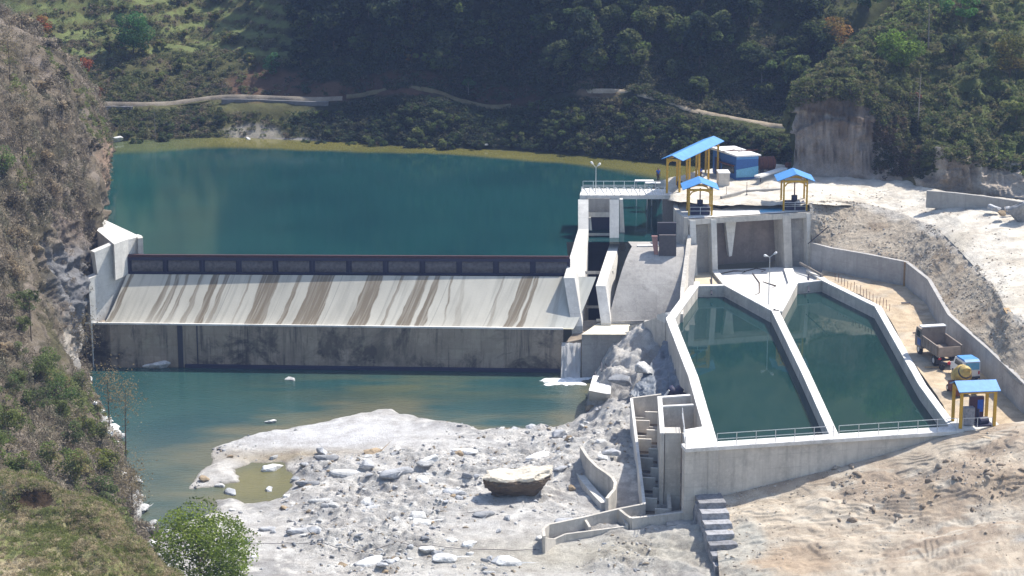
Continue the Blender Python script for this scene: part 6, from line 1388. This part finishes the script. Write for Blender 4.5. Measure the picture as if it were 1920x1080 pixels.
# pale stones along the left shore
for k in range(26):
    t = random.random(); px = np.interp(t, [0, .3, .6, 1], [160, 205, 250, 300])+random.uniform(-22, 6); py = np.interp(t, [0, .3, .6, 1], [705, 800, 900, 1050])+random.uniform(-20, 20)
    p = hit(GL, px, py); s = random.uniform(.3, .95); rock(random.choice(RMW), (p[0], p[1], max(p[2], 0)+s*.2), (s, s*.8, s*.8), random.uniform(0, 6), 'pale stone at the waterline along the left bank', 'pale stones along the left shore')
for k, (px, py, s, lab) in enumerate(((216, 262, 1.3, 'pale rock outcrop at the left end of the far shore'), (768, 272, .55, 'bright white rock on the far shore in the middle'), (470, 262, .9, 'pale rock at the foot of the scree on the far shore'), (1166, 262, .6, 'flat pale rock on the far shore behind the footbridge'), (915, 272, .5, 'grey rock at the edge of the far shore'))):
    p = hit(GF, px, py); rock(RMW[k % 3] if k in (0, 1, 2) else RM[k], (p[0], p[1]-.3, p[2]+.1), (s, s*.7, s*.8), k, lab, None)
# stone walls and footpath along the far hillside
def ribbon(name, px0, px1, n, w, dz, mat, colr, yoff=0):
    V = []; F = []
    for k in range(n):
        x = px0+(px1-px0)*k/(n-1); p = Vector(P(0, 0, 0)); i = np.interp(x, FX, range(nFX)); y0 = float(cr(np.array(fy0, float)[:, None], 1000)[int(i/(nFX-1)*999), 0])
        y = float(cr(np.array(fy1, float)[:, None], 1000)[int(i/(nFX-1)*999), 0]); q = hit(GF, x, y+yoff); V.append(q)
    V = np.array(V); V[:, 2] = np.convolve(np.pad(V[:, 2], 3, 'edge'), np.ones(7)/7, 'valid'); V[:, 1] = np.convolve(np.pad(V[:, 1], 3, 'edge'), np.ones(7)/7, 'valid')
    return V
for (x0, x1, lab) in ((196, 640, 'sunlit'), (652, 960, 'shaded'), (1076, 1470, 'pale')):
    c = ribbon('footpath', x0, x1, 60, 1, 0, None, None); n = len(c)
    wv = .13+.07*fbm(np.c_[np.arange(n)*.3, np.zeros(n), np.zeros(n)], 1, 3, 8)
    A1 = c+np.c_[np.zeros(n), -wv*1.6, np.full(n, .42)]; A2 = c+np.c_[np.zeros(n), wv*1.6, np.full(n, .62)]; A0 = c+np.c_[np.zeros(n), -wv*1.6-.15, np.full(n, .1)]
    V = np.concatenate([A0, A1, A2]); i = np.arange(n-1); F = np.concatenate([np.stack([i, i+1, n+i+1, n+i], -1), np.stack([n+i, n+i+1, 2*n+i+1, 2*n+i], -1)])
    colr = {'sunlit': (.27, .235, .19), 'shaded': (.16, .14, .08), 'pale': (.42, .35, .26)}[lab]  # sun and shade on the stretches are put into the path colour
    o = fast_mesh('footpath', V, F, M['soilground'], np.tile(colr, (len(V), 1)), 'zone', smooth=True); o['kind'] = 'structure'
for (x0, x1, h, lab) in ((198, 252, 1.0, 'short grey retaining wall under the left end of the far footpath'), (418, 620, 1.25, 'long grey masonry wall under the far footpath')):
    c = ribbon('w', x0, x1, 24, 1, 0, None, None); t = thing('path_wall', lab, 'wall', c[0]); mb = MB(); wallmesh(mb, [(p[0], p[1]-1.5, p[2]+.30) for p in c], .35, [p[2]-h*1.1 for p in c], 0); mb.build('wall', concrete('masonry', (.22, .215, .22), .4), t)

ORD = 'first second third fourth fifth sixth seventh eighth ninth tenth eleventh twelfth thirteenth fourteenth fifteenth sixteenth seventeenth eighteenth nineteenth twentieth'.split()
def order_labels(group, desc, area, rows):
    # each repeat told apart by its row (from the far or top row down) and its place along that row
    obs = [o for o in col.objects if o.get('group') == group and o.parent is None and o.get('category')]
    q = []
    for o in obs:
        zc = max(((Vector(b)).z for ch in o.children for b in ch.bound_box), default=0)*.6*o.scale.z
        x, y = proj(np.float64(o.location.x), np.float64(o.location.y), np.float64(o.location.z+zc)); q.append((float(y), float(x), o))
    q.sort(key=lambda e: e[0]); n = len(q); per = math.ceil(n/rows)
    for r_ in range(rows):
        row = sorted(q[r_*per:(r_+1)*per], key=lambda e: e[1])
        for k, (y, x, o) in enumerate(row):
            o['label'] = '%s, %s from the left in the %s row %s' % (desc, ORD[k], 'top' if r_ == 0 else 'bottom' if r_ == rows-1 else ORD[r_], area)
order_labels(GDW, 'dark evergreen tree', 'of the shaded wood', 7); order_labels(GMW, 'mid green broadleaf tree', 'above the footpath', 5); order_labels(GMW+', dark ones', 'dark evergreen', 'on the sunlit slope', 2)
order_labels(GTS, 'low olive tree', 'of the terraced slope', 4); order_labels(GSB, 'dark bush', 'on the far shore bank', 4); order_labels('bushes behind the blue site office', 'dark bush', 'behind the blue office', 2)
order_labels(GSL, 'broad flat rock', 'on the river bed', 4); order_labels('loose grey rocks on the river bed', 'grey rock', 'on the river bed', 10); order_labels('loose white rocks on the river bed', 'white rock', 'on the river bed', 8); order_labels('loose brown rocks on the river bed', 'brown rock', 'on the river bed', 3)
order_labels(GLB, 'green shrub', 'of the lower left bank', 4); order_labels(GTW, 'dry brown bush', 'of the left bank', 4)
order_labels('pale stones along the left shore', 'pale waterline stone', 'below the left bank', 3)

# ================================================================ AIR between the camera and the far hills
hz = MB().box((0, 310, 60), (900, 700, 140)).build('haze', None); hz.data.materials.clear(); tag(hz, 'thin blue haze in the valley air', None, None, 'stuff')
m = bpy.data.materials.new('haze'); m.use_nodes = True; nt = m.node_tree; nt.nodes.remove(nt.nodes['Principled BSDF'])
pv = nt.nodes.new('ShaderNodeVolumePrincipled'); pv.inputs['Color'].default_value = (.42, .58, 1, 1); pv.inputs['Density'].default_value = .00021; pv.inputs['Anisotropy'].default_value = .2
nt.links.new(pv.outputs[0], nt.nodes['Material Output'].inputs['Volume']); hz.data.materials.append(m)
